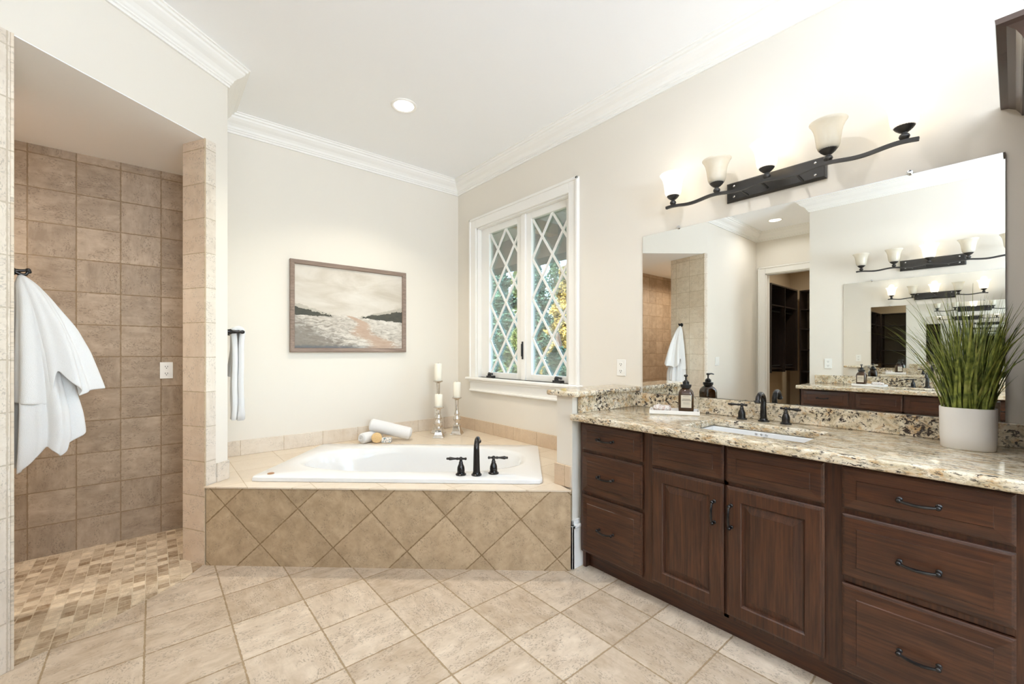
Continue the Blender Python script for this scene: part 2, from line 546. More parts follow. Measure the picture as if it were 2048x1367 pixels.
def art_mat():
    N = Nodes('landscape_painting')
    s = N.n('SeparateXYZ'); N.set(s, 0, N.pos())
    u = N.math('DIVIDE', N.math('SUBTRACT', s.outputs[0], 0.905), 0.963)
    v = N.math('DIVIDE', N.math('SUBTRACT', s.outputs[2], 1.31), 0.705)
    uv = N.n('CombineXYZ'); N.set(uv, 0, u); N.set(uv, 1, v)
    P = uv.outputs[0]
    n_big = N.noise(N.scaled(P, (2.5, 5, 1)), 1, 5, 0.6, 0.6)
    n_br = N.noise(N.scaled(P, (14, 30, 1)), 1, 5, 0.65, 1.0)
    n_ed = N.noise(N.scaled(P, (22, 22, 1)), 1, 4, 0.6)
    skyc = N.ramp(n_big, [(0.3, rgb(188, 178, 162)), (0.55, rgb(208, 200, 188)), (0.75, rgb(218, 212, 202))])
    # field
    fld = N.ramp(N.math('ADD', N.math('MULTIPLY', n_br, 0.6), N.math('MULTIPLY', n_big, 0.4)), [(0.36, rgb(146, 136, 124)), (0.5, rgb(198, 190, 178)), (0.64, rgb(222, 216, 206))])
    # sandy path winding down to the right
    pc = N.math('ADD', 0.50, N.math('MULTIPLY', N.math('SUBTRACT', 0.39, v), 0.75))
    pc = N.math('ADD', pc, N.math('MULTIPLY', N.math('SINE', N.math('MULTIPLY', v, 24.0)), 0.05))
    pw = N.math('ADD', 0.035, N.math('MULTIPLY', N.math('SUBTRACT', 0.40, v), 0.42))
    pd = N.math('DIVIDE', N.math('ABSOLUTE', N.math('SUBTRACT', u, pc)), pw)
    pd = N.math('ADD', pd, N.math('MULTIPLY', N.math('SUBTRACT', n_br, 0.5), 1.6))
    fld = N.mix(N.ramp(pd, [(0.5, 0.85), (1.0, 0)]), fld, rgb(182, 154, 132))
    # grey grasses lower left
    gd = N.math('ADD', N.math('ADD', N.math('MULTIPLY', u, 1.5), N.math('MULTIPLY', v, 1.9)), N.math('MULTIPLY', N.math('SUBTRACT', n_br, 0.5), 1.3))
    fld = N.mix(N.ramp(gd, [(0.55, 0.8), (0.95, 0)]), fld, rgb(118, 110, 100))
    bd = N.math('ADD', v, N.math('MULTIPLY', n_ed, 0.06))
    fld = N.mix(N.math('MULTIPLY', N.ramp(bd, [(0.045, 0.9), (0.075, 0)]), N.ramp(u, [(0.45, 1), (0.75, 0.1)])), fld, rgb(98, 100, 104))
    hz = N.math('ADD', 0.415, N.math('MULTIPLY', N.math('SUBTRACT', n_ed, 0.5), 0.03))
    c = N.mix(N.math('GREATER_THAN', v, hz), fld, skyc)
    # misty and dark tree lines, tallest at the sides
    side = N.math('MAXIMUM', N.math('SUBTRACT', 0.34, u), N.math('MULTIPLY', N.math('SUBTRACT', u, 0.55), 0.85))
    lowl = N.math('ADD', 0.395, N.math('MULTIPLY', N.math('MAXIMUM', N.math('SUBTRACT', u, 0.6), 0.0), -0.10))
    lowl = N.math('ADD', lowl, N.math('MULTIPLY', N.math('SUBTRACT', n_ed, 0.5), 0.05))
    mist = N.math('ADD', N.math('ADD', 0.40, N.math('MULTIPLY', side, 0.42)), N.math('MULTIPLY', N.math('SUBTRACT', n_ed, 0.5), 0.08))
    top = N.math('ADD', N.math('ADD', 0.395, N.math('MULTIPLY', side, 0.30)), N.math('MULTIPLY', N.math('SUBTRACT', n_ed, 0.5), 0.10))
    on = N.math('GREATER_THAN', side, 0.0)
    def band(a, b): return N.math('MULTIPLY', on, N.math('MULTIPLY', N.math('GREATER_THAN', v, a), N.math('LESS_THAN', v, b)))
    c = N.mix(N.math('MULTIPLY', band(lowl, mist), 0.6), c, rgb(162, 154, 138))
    c = N.mix(band(lowl, top), c, N.mix(n_br, rgb(42, 47, 50), rgb(92, 88, 70)))
    return N.base(c, 0.7)


M_ART = art_mat()


def leaf_mat(name, dark, light, tip):
    N = Nodes(name)
    f = N.noise(N.obj(), 38, 3); g = N.noise(N.obj(), 9, 2)
    c = N.mix(N.ramp(f, [(0.35, 0), (0.65, 1)]), dark, light)
    c = N.mix(N.ramp(g, [(0.58, 0), (0.72, 0.7)]), c, tip)
    return N.base(c, 0.42, 0, 0.4)


M_GRASS = leaf_mat('plant_blades', rgb(66, 80, 30), rgb(146, 154, 70), rgb(186, 180, 108))
def tree_leaf(name, a, b):
    N = Nodes(name)
    f = N.noise(N.obj(), 2.2, 4)
    c = N.mix(N.ramp(f, [(0.35, 0), (0.65, 1)]), a, b)
    N.base(c, 0.7, 0, 0.2)
    return N.m


M_LEAF = [tree_leaf('pine_foliage', rgb(44, 72, 66), rgb(96, 124, 96)), tree_leaf('green_foliage', rgb(70, 92, 56), rgb(140, 150, 90)), tree_leaf('autumn_foliage', rgb(118, 108, 58), rgb(184, 158, 86))]

# ------------------------------------------------------------------ room shell
P_FAR = (0.24, 3.144); P_CORNER = (0.364, 3.242); P_NEAR = (-0.44, 2.605); P_SW = (-0.471, 2.58)
XD = -2.07          # wall of the closet doorway
YS = 2.58           # wall with the light switch
YR = 1.60           # end of the opposite wall
Y0 = -3.0           # wall behind the camera
HZ = 2.56           # shower header

b = MB().box((-4.6, Y0 - .2, -0.12), (XR + .2, YB + .2, 0.0))
struct('floor', b, M_FLOOR)
b = MB().box((-4.6, Y0 - .2, ZC), (XR + .2, YB + .2, ZC + .12))
struct('ceiling', b, M_CEIL)
# mosaic shower floor with its curved edge
curve = [(0.235, 3.15), (0.20, 3.10), (0.127, 3.005), (0.06, 2.95), (-0.009, 2.899), (-0.129, 2.813), (-0.23, 2.742), (-0.33, 2.68), (-0.44, 2.62)]
poly = [(-1.95, YB), (-1.95, 2.72), (-0.5, 2.72)] + curve[::-1] + [(0.2, 3.3), (0.2, YB)]
struct('floor_shower', MB().prism(poly, -0.01, 0.003), M_MOSAIC)

# right wall with the window opening
WY0, WY1, WZ0, WZ1 = 2.28, 3.546, 1.02, 2.535
b = MB()
b.box((XR, Y0 - .2, 0), (XR + .2, WY0, ZC)); b.box((XR, WY1, 0), (XR + .2, YB + .2, ZC))
b.box((XR, WY0, 0), (XR + .2, WY1, WZ0)); b.box((XR, WY0, WZ1), (XR + .2, WY1, ZC))
struct('wall_right', b, M_WALL)
struct('wall_back', MB().box((0.282, YB, 0), (XR, YB + .2, ZC)), M_WALL)
BX0, BX1, BZ0, BZ1 = -0.30, 1.70, 0.95, 2.5      # opening of the added window behind the camera
b = MB()
b.box((XO, Y0 - .2, 0), (BX0, Y0, ZC)); b.box((BX1, Y0 - .2, 0), (XR, Y0, ZC)); b.box((BX0, Y0 - .2, 0), (BX1, Y0, BZ0)); b.box((BX0, Y0 - .2, BZ1), (BX1, Y0, ZC))
struct('wall_behind', b, M_WALL)

# diagonal left wall: stub, near pillar, header
wl = MB()
wl.prism([P_FAR, P_CORNER, (0.364, YB), (0.205, YB), (0.205, 3.36), (0.147, 3.311)], 0, ZC)
wl.prism([P_NEAR, P_SW, (-0.62, 2.58), (-0.70, 3.10), (-0.535, 3.125)], 0, ZC)
hb = [(P_FAR[0], P_FAR[1]), (0.147, 3.311), (-0.535, 2.77), P_NEAR]
wl.prism(hb, HZ, ZC)
wall_left = struct('wall_left', wl, M_WALL)
def slab_on(p, q, out, z0, z1, th):
    p = Vector((p[0], p[1], 0)); q = Vector((q[0], q[1], 0)); out = Vector(out)
    return [(p.x, p.y), (q.x, q.y), (q.x + out.x * th, q.y + out.y * th), (p.x + out.x * th, p.y + out.y * th)]
q = Vector(P_FAR + (0,)) + LW * 0.068
mesh('pillar_tile', MB().prism(slab_on(P_FAR, q, LWN, 0, HZ, 0.007), 0.476, HZ), M_FACE, wall_left, bevel=0.003)
jn = Vector((-0.873, -0.487, 0))
a = Vector(P_FAR + (0,)) + LWN * 0.007
mesh('jamb_tile', MB().prism([(a.x, a.y), (P_FAR[0], P_FAR[1]), (0.147, 3.311), (0.147 + jn.x * .008, 3.311 + jn.y * .008), (a.x + jn.x * .008, a.y + jn.y * .008)], 0, HZ), M_JAMB, wall_left, bevel=0.002)
a = Vector(P_NEAR + (0,)); b2 = a - LW * 0.034
mesh('pillar_tile', MB().prism(slab_on(a, b2, LWN, 0, HZ, 0.007), 0, HZ), M_FACE, wall_left, bevel=0.003)
mesh('jamb_tile', MB().prism([(P_NEAR[0] + .0043, P_NEAR[1] - .0055), P_NEAR, (-0.535, 3.125), (-0.527, 3.126), (P_NEAR[0] + .0135, P_NEAR[1] - .004)], 0, HZ), M_JAMB2, wall_left, bevel=0.002)

# shower recess
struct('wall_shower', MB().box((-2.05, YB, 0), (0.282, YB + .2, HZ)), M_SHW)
struct('wall_shower_side', MB().box((-2.05, 2.72, 0), (-1.95, YB, HZ)), M_SHWL)
struct('wall_shower_front', MB().box((-1.95, 2.70, 0), (-0.70, 2.74, HZ)), M_SHWL)
struct('ceiling_shower', MB().prism([(-2.05, YB), (-2.05, 2.74), (-0.66, 2.74), (-0.70, 3.10), (-0.535, 3.125), (-0.545, 2.775), P_NEAR, P_FAR, (0.147, 3.311), (0.205, 3.36), (0.205, YB)], HZ - .004, HZ), M_CEIL)
struct('roof_shower', MB().prism([(-2.05, YB + .2), (-2.05, 2.72), (-0.66, 2.72), (-0.70, 3.10), (-0.535, 3.125), (-0.545, 2.775), (0.14, 3.318), (0.205, 3.36), (0.205, YB + .2)], HZ, HZ + .06), M_WALL)
# switch wall, doorway wall, opposite wall
struct('wall_switch', MB().box((XD, YS, 0), (-0.62, YS + .12, ZC)), M_WALL)
DY0, DY1, DZ = 1.68, 2.446, 2.46
b = MB()
b.box((XD - .12, YR, 0), (XD, DY0, ZC)); b.box((XD - .12, DY1, 0), (XD, YS + .12, ZC)); b.box((XD - .12, DY0, DZ), (XD, DY1, ZC))
struct('wall_doorway', b, M_WALL)
struct('wall_opposite', MB().prism([(XO, Y0), (XO, YR), (XD, YR), (XD, YR - .15), (XO - .15, YR - .15), (XO - .15, Y0)], 0, ZC), M_WALL)
# closet shell
b = MB()
b.box((-4.0, 2.70, 0), (XD - .12, 2.80, ZC)); b.box((-4.1, 0.4, 0), (-4.0, 2.80, ZC)); b.box((-4.0, 0.4, 0), (XD - .2, 0.5, ZC)); b.box((XD - .2, 0.5, 0), (XD - .12, 1.6, ZC))
struct('wall_closet', b, M_CLOSETWALL)
# outer shell behind the shower side so no daylight leaks
struct('wall_outer', MB().box((-4.6, 2.80, 0), (-2.05, 2.9, ZC)), M_WALL)

# crown moulding: one closed run mitred round the room
PROF = [(0.0, 0.0), (0.012, 0.0), (0.012, 0.014), (0.020, 0.018), (0.020, 0.026), (0.028, 0.032), (0.033, 0.046), (0.048, 0.062), (0.070, 0.076), (0.088, 0.092), (0.092, 0.104), (0.104, 0.108), (0.108, 0.120), (0.118, 0.1225), (0.118, 0.13), (0.0, 0.13)]


def offset_path(path, d, closed=True):
    out = []; n = len(path)
    for i, p in enumerate(path):
        p = Vector(p)
        a = Vector(path[i - 1]); c = Vector(path[(i + 1) % n])
        d1 = (p - a).normalized(); d2 = (c - p).normalized()
        n1 = Vector((-d1.y, d1.x)); n2 = Vector((-d2.y, d2.x))
        m = (n1 + n2); m = m / m.length_squared * 2
        out.append(p + m * d)
    return out


CROWN_PATH = [(XR, Y0), (XR, YB), (P_CORNER[0], YB), P_CORNER, P_SW, (XD, YS), (XD, YR), (XO, YR), (XO, Y0)]
def crown(path, prof, z0):
    b = MB(); rings = [offset_path(path, p) for p, _ in prof]; n = len(path)
    for k in range(len(prof) - 1):
        for i in range(n):
            j = (i + 1) % n
            A, B = rings[k], rings[k + 1]
            b.quad((A[i].x, A[i].y, z0 + prof[k][1]), (A[j].x, A[j].y, z0 + prof[k][1]), (B[j].x, B[j].y, z0 + prof[k + 1][1]), (B[i].x, B[i].y, z0 + prof[k + 1][1]))
    return b
o = struct('trim_1', crown(CROWN_PATH, PROF, ZC - .13), M_TRIM)

# ------------------------------------------------------------------ window
win = struct_root('window_1', (XR, (WY0 + WY1) / 2, WZ0))
cw = 0.102
b = MB()
def casing_box(b, y0, y1, z0, z1):
    b.box((XR - .022, y0, z0), (XR, y1, z1))
casing_box(b, WY1, WY1 + cw, WZ0, WZ1 + cw); casing_box(b, WY0 - cw, WY0, WZ0, WZ1 + cw); casing_box(b, WY0, WY1, WZ1, WZ1 + cw)
for y0, y1, z0, z1 in ((WY1 + cw - .022, WY1 + cw, WZ0, WZ1 + cw), (WY0 - cw, WY0 - cw + .022, WZ0, WZ1 + cw), (WY0 - cw, WY1 + cw, WZ1 + cw - .022, WZ1 + cw)):
    b.box((XR - .034, y0, z0), (XR - .018, y1, z1))
mesh('casing', b, M_TRIM, win, bevel=0.004)
b = MB().box((XR - .062, WY0 - cw - .03, WZ0 - .026), (XR + .07, WY1 + cw + .03, WZ0))
mesh('stool', b, M_TRIM, win, bevel=0.008, seg=3)
b = MB().box((XR - .02, WY0 - cw, WZ0 - .135), (XR, WY1 + cw, WZ0 - .026)); b.box((XR - .032, WY0 - cw, WZ0 - .145), (XR, WY1 + cw, WZ0 - .125)); b.box((XR - .036, WY0 - cw, WZ0 - .05), (XR, WY1 + cw, WZ0 - .026))
mesh('apron', b, M_TRIM, win, bevel=0.006)
jx = XR + .07
b = MB()
b.box((XR, WY1 - .012, WZ0), (jx + .06, WY1, WZ1)); b.box((XR, WY0, WZ0), (jx + .06, WY0 + .012, WZ1)); b.box((XR, WY0, WZ1 - .012), (jx + .06, WY1, WZ1))
mesh('jamb_liner', b, M_TRIM, win)
ym = 2.875
mesh('mullion', MB().box((XR + .028, ym - .028, WZ0), (jx + .06, ym + .028, WZ1 - .012)), M_TRIM, win, bevel=0.003)


def sash(y0, y1, gy0, gy1):
    gz0, gz1 = 1.075, 2.462
    x0, x1 = XR + .045, XR + .09
    b = MB()
    b.box((x0, gy1, WZ0), (x1, y1, WZ1 - .012)); b.box((x0, y0, WZ0), (x1, gy0, WZ1 - .012))
    b.box((x0, gy0, gz1), (x1, gy1, WZ1 - .012)); b.box((x0, gy0, WZ0), (x1, gy1, gz0))
    s = mesh('sash', b, M_SASH, win, bevel=0.003)
    xg = XR + .075
    mesh('pane', MB().box((xg, gy0, gz0), (xg + .005, gy1, gz1)), M_GLASS, s)
    # diamond lattice clipped to the pane
    W_ = gy1 - gy0; H_ = gz1 - gz0
    hy, hz = 0.1235, 0.1775
    b = MB(); xb = xg - .011
    for sgn in (1, -1):
        for k in range(-12, 14):
            # line: dz = sgn*hz/hy*dy , through (gy1 - k*2*hy, gz1)
            ya = gy1 - k * 2 * hy
            pts = []
            sl = sgn * hz / hy
            for yy in (gy0, gy1):
                zz = gz1 + sl * (yy - ya)
                if gz0 - 1e-6 <= zz <= gz1 + 1e-6: pts.append((yy, zz))
            for zz in (gz0, gz1):
                yy = ya + (zz - gz1) / sl
                if gy0 + 1e-6 < yy < gy1 - 1e-6: pts.append((yy, zz))
            if len(pts) < 2: continue
            (ya_, za_), (yb_, zb_) = pts[0], pts[1]
            L = sqrt((yb_ - ya_) ** 2 + (zb_ - za_) ** 2)
            if L < .02: continue
            d = Vector((0, (yb_ - ya_) / L, (zb_ - za_) / L)); nrm = Vector((0, -d.z, d.y))
            b.obox((xb + (0.0008 if sgn > 0 else -0.0008), (ya_ + yb_) / 2, (za_ + zb_) / 2), (0.006, 0, 0), d * (L / 2), nrm * 0.0095)
    mesh('lattice', b, M_SASH, s)
    return s


sash(ym + .028, WY1 - .012, 2.975, 3.405)
sash(WY0 + .012, ym - .028, 2.362, 2.783)
for yc in (3.345, 2.43):
    b = MB().box((XR + .0, yc - .045, WZ0), (XR + .045, yc + .045, WZ0 + .022))
    b.lathe([(0.02, 0), (0.018, 0.02), (0.012, 0.028)], (XR + .016, yc + .015, WZ0 + .02), 14)
    b.tube([(XR + .012, yc + .02, WZ0 + .045), (XR - .002, yc - .0, WZ0 + .05), (XR - .004, yc - .05, WZ0 + .042)], [0.009, 0.008, 0.008], 8)
    b.ball((XR - .004, yc - .055, WZ0 + .042), 0.011)
    mesh('crank_handle', b, M_BLACK, win, smooth=True)
b = MB().box((XR + .018, ym - .008, 1.21), (XR + .028, ym + .008, 1.37)); b.box((XR + .008, ym - .006, 1.235), (XR + .018, ym + .006, 1.35))
mesh('lock_lever', b, M_BLACK, win, bevel=0.003)

# added unseen window behind the camera, made for the fill lamp outside it
w2 = struct_root('added_window', ((BX0 + BX1) / 2, Y0, BZ0))
b = MB()
for x0, x1, z0, z1 in ((BX0 - .1, BX0, BZ0 - .1, BZ1 + .1), (BX1, BX1 + .1, BZ0 - .1, BZ1 + .1), (BX0, BX1, BZ1, BZ1 + .1), (BX0, BX1, BZ0 - .1, BZ0)):
    b.box((x0, Y0, z0), (x1, Y0 + .022, z1))
mesh('casing', b, M_TRIM, w2, bevel=.004)
b = MB(); xm = (BX0 + BX1) / 2
for x0, x1, z0, z1 in ((BX0, BX0 + .05, BZ0, BZ1), (BX1 - .05, BX1, BZ0, BZ1), (xm - .03, xm + .03, BZ0, BZ1), (BX0, BX1, BZ0, BZ0 + .05), (BX0, BX1, BZ1 - .05, BZ1)):
    b.box((x0, Y0 - .12, z0), (x1, Y0 - .08, z1))
mesh('sash', b, M_SASH, w2)
mesh('pane', MB().box((BX0 + .05, Y0 - .102, BZ0 + .05), (BX1 - .05, Y0 - .098, BZ1 - .05)), M_GLASS, w2)
# porch and trees outside
struct('porch_floor', MB().box((XR + .2, -2, -0.5), (5.2, 12, -0.3)), M_GROUND)
b = MB().box((4.25, -2, 2.62), (4.5, 12, 3.02)); b.box((4.18, -2, 2.60), (4.54, 12, 2.66))
struct('porch_beam', b, M_FASCIA)
struct('porch_ceiling', MB().box((XR + .2, -2, 3.02), (4.9, 12, 3.1)), M_SOFFIT)
struct('porch_cross_beam', MB().box((XR + .2, 4.05, 2.88), (4.25, 4.2, 3.02)), M_TANBEAM)
struct('porch_rail', MB().box((4.3, -2, 0.55), (4.42, 12, 0.68)), M_FASCIA)
struct('ground', MB().box((5.2, -12, -0.9), (60, 60, -0.6)), plain('lawn', rgb(96, 104, 70), 0.9, var=0.25, scale=0.6))


def tree(x, y, h, r, kind, label, base=0.12, seed=1):
    rnd = random.Random(seed)
    t = thing('tree', label, 'tree', (x, y, -0.65), 'trees beyond the porch')
    b = MB().tube([(x, y, -0.65), (x + .1, y, h * .4), (x + .05, y + .1, h * .85)], [0.2, 0.15, 0.04], 8)
    mesh('trunk', b, M_BARK, t, smooth=True)
    f = MB()
    n = 7000
    for k in range(n):
        s = rnd.random() ** 0.8
        z = -0.65 + h * (base + (1 - base) * s)
        rr = r * (1 - s) ** 0.7 * (0.72 + 0.28 * sin(s * 40 + seed)) + .08
        a = rnd.random() * 2 * pi; q = sqrt(rnd.random()) * rr
        c = Vector((x + cos(a) * q, y + sin(a) * q, z - q * .15))
        d = Vector((rnd.uniform(-1, 1), rnd.uniform(-1, 1), rnd.uniform(-.6, .6))).normalized()
        e = d.cross(Vector((rnd.uniform(-1, 1), rnd.uniform(-1, 1), rnd.uniform(-1, 1)))).normalized()
        L = rnd.uniform(.05, .13); w = rnd.uniform(.02, .05)
        f.add([c - d * L, c + e * w, c + d * L, c - e * w], [(0, 1, 2, 3)])
    mesh('foliage', f, M_LEAF[kind], t, recalc=False)


tree(8.73, 10.94, 4.7, 1.3, 0, 'tall blue green pine seen through the left window sash', seed=3)
tree(11.36, 11.97, 5.3, 1.35, 0, 'bluish pine in the left half of the right window sash', seed=5)
tree(10.29, 9.49, 4.7, 1.0, 2, 'yellow autumn tree at the right edge of the right window sash', seed=6)
tree(13.8, 15.85, 6.2, 1.6, 1, 'mid green tree behind the window mullion', seed=4)
tree(19.4, 18.8, 8.0, 2.2, 0, 'most distant pine above the others in the right sash', seed=7)
tree(11.3, 15.3, 5.6, 0.9, 0, 'slim far pine at the left edge of the left sash', seed=11)
tree(14.4, 12.3, 6.0, 1.7, 1, 'far green tree behind the yellow autumn tree', seed=10)
tree(7.25, 8.28, 2.5, 0.9, 1, 'low green bush at the bottom of the left sash', base=.02, seed=8)
tree(6.9, 6.54, 2.0, 0.7, 0, 'low dark bush at the bottom of the right sash', base=.02, seed=9)

# ------------------------------------------------------------------ baseboards and knee wall
KY0, KY1, KX = 1.69, 1.815, 1.895
struct('wall_half', MB().box((KX, KY0, 0), (XR, KY1, 1.012)), M_WALL)


def baseboard(name, p, q, n, h=0.19, extra=0):
    p = Vector((p[0], p[1], 0)); q = Vector((q[0], q[1], 0)); n = Vector((n[0], n[1], 0))
    b = MB()
    b.prism([tuple(p)[:2], tuple(q)[:2], tuple(q + n * .016)[:2], tuple(p + n * .016)[:2]], 0, h - .03)
    b.prism([tuple(p)[:2], tuple(q)[:2], tuple(q + n * .010)[:2], tuple(p + n * .010)[:2]], h - .03, h)
    b.prism([tuple(p)[:2], tuple(q)[:2], tuple(q + n * .022)[:2], tuple(p + n * .022)[:2]], h - .045, h - .03)
    return struct(name, b, M_TRIM, bevel=0.003)


b = MB()
b.box((KX - .018, KY0 - .018, 0), (1.99, KY0, 0.24)); b.box((KX - .026, KY0 - .026, 0.24), (1.95, KY0, 0.258)); b.box((KX - .012, KY0 - .012, 0.258), (1.95, KY0, 0.285))
b.box((KX - .018, KY0 - .018, 0), (KX, KY0 + .005, 0.24)); b.box((KX - .026, KY0 - .026, 0.24), (KX, KY0 + .005, 0.258)); b.box((KX - .012, KY0 - .012, 0.258), (KX, KY0 + .005, 0.285))
struct('baseboard_half_wall', b, M_TRIM, bevel=0.003)
baseboard('baseboard_switch', (-0.62, YS), (XD, YS), (0, -1))
baseboard('baseboard_behind', (XO, Y0), (XR, Y0), (0, 1))
baseboard('baseboard_recess', (XD, YR), (XO, YR), (0, 1))

# ------------------------------------------------------------------ tub deck (tiled platform in the corner)
deck = struct_root('tub_platform', tuple(tub(0, 0)))
DZ0 = 0.471
TR = tub(2.19, 0)
P = [tub(0.012, 0), tub(2.187, 0)]
front = MB()
a, c = P[0], P[1]
ins = TV * 0.02
front.prism([tuple(a)[:2], tuple(c)[:2], tuple(c + ins)[:2], tuple(a + ins)[:2]], 0, DZ0 - .008)
front.prism([tuple(tub(2.05, .021))[:2], tuple(tub(2.187, .0))[:2], (KX - .019, KY0 - .006), (KX - .0005, KY0 + .002), (KX - .0005, KY1)], 0, DZ0 - .008)
mesh('front_panel', front, M_PANEL, deck)
# deck top with an oval cut-out for the tub: ring of quads between deck outline and the tub opening
UC, VC, UA, VA = 1.115, 0.62, 0.80, 0.36


def superell(n, ua, va, p=2.7, cu=UC, cv=VC):
    out = []
    for i in range(n):
        t = 2 * pi * i / n
        ct, st = cos(t), sin(t)
        out.append((cu + ua * math.copysign(abs(ct) ** (2 / p), ct), cv + va * math.copysign(abs(st) ** (2 / p), st)))
    return out


def line_hit(poly, c, d):
    best = None
    for i in range(len(poly)):
        p = Vector(poly[i]); q = Vector(poly[(i + 1) % len(poly)])
        e = q - p
        den = d.x * e.y - d.y * e.x
        if abs(den) < 1e-9: continue
        w = p - c
        t = (w.x * e.y - w.y * e.x) / den; s = (w.x * d.y - w.y * d.x) / den
        if t > 0 and -1e-6 <= s <= 1 + 1e-6 and (best is None or t < best): best = t
    return c + d * best


outline = [tuple(tub(0.0, -0.006))[:2], tuple(tub(2.19, -0.006))[:2], (KX, KY1), (XR, KY1), (XR, YB), (P_CORNER[0], YB), (P_CORNER[0], P_CORNER[1])]
NN = 96
inner = [tub(u, v) for u, v in superell(NN, UA + .06, VA + .06)]
cc = tub(UC, VC); c2 = Vector((cc.x, cc.y))
angs = [(math.atan2(p.y - c2.y, p.x - c2.x), p) for p in inner]
for oc in outline:
    an = math.atan2(oc[1] - c2.y, oc[0] - c2.x)
    d = Vector((cos(an), sin(an)))
    hp = line_hit([(p.x, p.y) for p in inner], c2, d)
    angs.append((an, Vector((hp.x, hp.y, 0))))
angs.sort(key=lambda t: t[0])
b = MB(); n = len(angs)
ip = [t[1] for t in angs]; op = [line_hit(outline, c2, Vector((cos(t[0]), sin(t[0])))) for t in angs]
rings = [[(p.x, p.y, DZ0 - .008) for p in op], [(p.x, p.y, DZ0) for p in op], [(p.x, p.y, DZ0) for p in ip], [(p.x, p.y, DZ0 - .2) for p in ip]]
b.loft(rings, True, False, False)
mesh('deck_top', b, M_DECK, deck)
# tile borders against the walls
bz = 0.588
b = MB().box((P_CORNER[0], YB - .011, DZ0), (XR - .011, YB, bz))
mesh('back_border', b, M_BORDER_X, deck, bevel=0.003)
b = MB().box((XR - .011, KY1, DZ0), (XR, YB, bz))
mesh('side_border', b, M_BORDER_Y, deck, bevel=0.003)
b = MB().box((P_CORNER[0], P_CORNER[1], DZ0), (P_CORNER[0] + .011, YB - .011, bz))
b.prism(slab_on((P_FAR[0] + LW.x * .075, P_FAR[1] + LW.y * .075), P_CORNER, LWN, 0, 0, 0.011), DZ0, bz)
mesh('pillar_border', b, M_FACE, deck, bevel=0.003)
b = MB().box((KX - .012, KY0 + .006, DZ0), (KX, KY1 + .012, 0.60)); b.box((KX, KY1, DZ0), (XR - .011, KY1 + .012, 0.60))
mesh('half_wall_border', b, M_BORDER_Y, deck, bevel=0.003)

# ------------------------------------------------------------------ bathtub
RZ = 0.498
bath = thing('bathtub', 'white drop-in bathtub set in the tan tiled corner platform', 'bathtub', tuple(tub(UC, VC, DZ0)))


def rrect(u0, u1, v0, v1, r, n):
    """n points round a rounded rectangle, sampled by angle from the centre of the basin."""
    pts = []
    for cu, cv, a0 in ((u1 - r, v1 - r, 0), (u0 + r, v1 - r, 90), (u0 + r, v0 + r, 180), (u1 - r, v0 + r, 270)):
        for k in range(7):
            t = radians(a0 + 90 * k / 6); pts.append((cu + r * cos(t), cv + r * sin(t)))
    out = []
    poly = [Vector(p) for p in pts]; c = Vector((UC, VC))
    for i in range(n):
        su, sv = superell(n, UA, VA)[i]
        d = (Vector((su, sv)) - c).normalized()
        out.append(line_hit(poly, c, d))
    return [(p.x, p.y) for p in out]


def ring(pts, z): return [tub(u, v, z) for u, v in pts]
U0, U1, V0, V1 = 0.205, 2.03, 0.105, 1.085
n = 120
rect = [rrect(U0 + i, U1 - i, V0 + i, V1 - i, 0.035, n) for i in (0.0, 0.002, 0.010)]
rg = [ring(rect[0], DZ0 + .002), ring(rect[0], RZ - .009), ring(rect[1], RZ - .003), ring(rect[2], RZ)]
for sc_, z in ((1.0, RZ), (0.985, RZ - .004), (0.965, RZ - .02), (0.93, RZ - .09), (0.86, RZ - .26), (0.78, RZ - .37), (0.66, RZ - .415), (0.3, RZ - .425), (0.02, RZ - .425)):
    rg.append(ring(superell(n, UA * sc_ + (0.02 if sc_ == 1.0 else 0), VA * (1 - (1 - sc_) * 0.8) + (0.014 if sc_ == 1.0 else 0)), z))
b = MB().loft(rg, True, False, True)
# keep corners of the rim straight: lofted quads are dense enough
mesh('basin', b, M_WHITE_GLOSS, bath, smooth=True, angle=50)
mesh('badge', MB().lathe([(0.02, 0), (0.02, .004), (0.016, .006)], tub(0.295, 0.185, RZ), 20), M_BADGE, bath, smooth=True)
mesh('overflow_slot', MB().obox(tub(1.885, 0.50, 0.436), TU * .004 + EZ * .006, TV * .022, EZ * .006), M_DARKSLOT, bath, bevel=.003)


def bell(b, c, s=1.0):
    b.lathe([(0.031 * s, 0), (0.031 * s, .006 * s), (0.024 * s, .010 * s), (0.022 * s, .018 * s), (0.0225 * s, .03 * s), (0.021 * s, .045 * s), (0.016 * s, .058 * s), (0.012 * s, .066 * s), (0.0135 * s, .070 * s), (0.0105 * s, .074 * s), (0.0085 * s, .084 * s), (0.0085 * s, .09 * s)], c, 20)


def lever(b, c, d, s=1.0):
    c = Vector(c); d = Vector(d).normalized()
    b.ball(c, 0.0115 * s)
    prof = [(-.034, .004), (-.032, .0075), (-.026, .0085), (-.021, .006), (-.012, .006), (.012, .0065), (.022, .0085), (.028, .006), (.04, .0065), (.058, .0095), (.066, .0105), (.073, .007), (.077, .0065), (.082, .0075), (.086, .004)]
    b.tube([c + d * (x * s) for x, _ in prof], [r * s for _, r in prof], 10)


def faucet_handle(name, c, d, parent, s=1.0):
    b = MB(); bell(b, c, s)
    h = mesh(name, b, M_BRONZE, parent, smooth=True)
    b = MB(); lever(b, Vector(c) + Vector((0, 0, .094 * s)), d, s)
    mesh('lever', b, M_BRONZE, h, smooth=True)


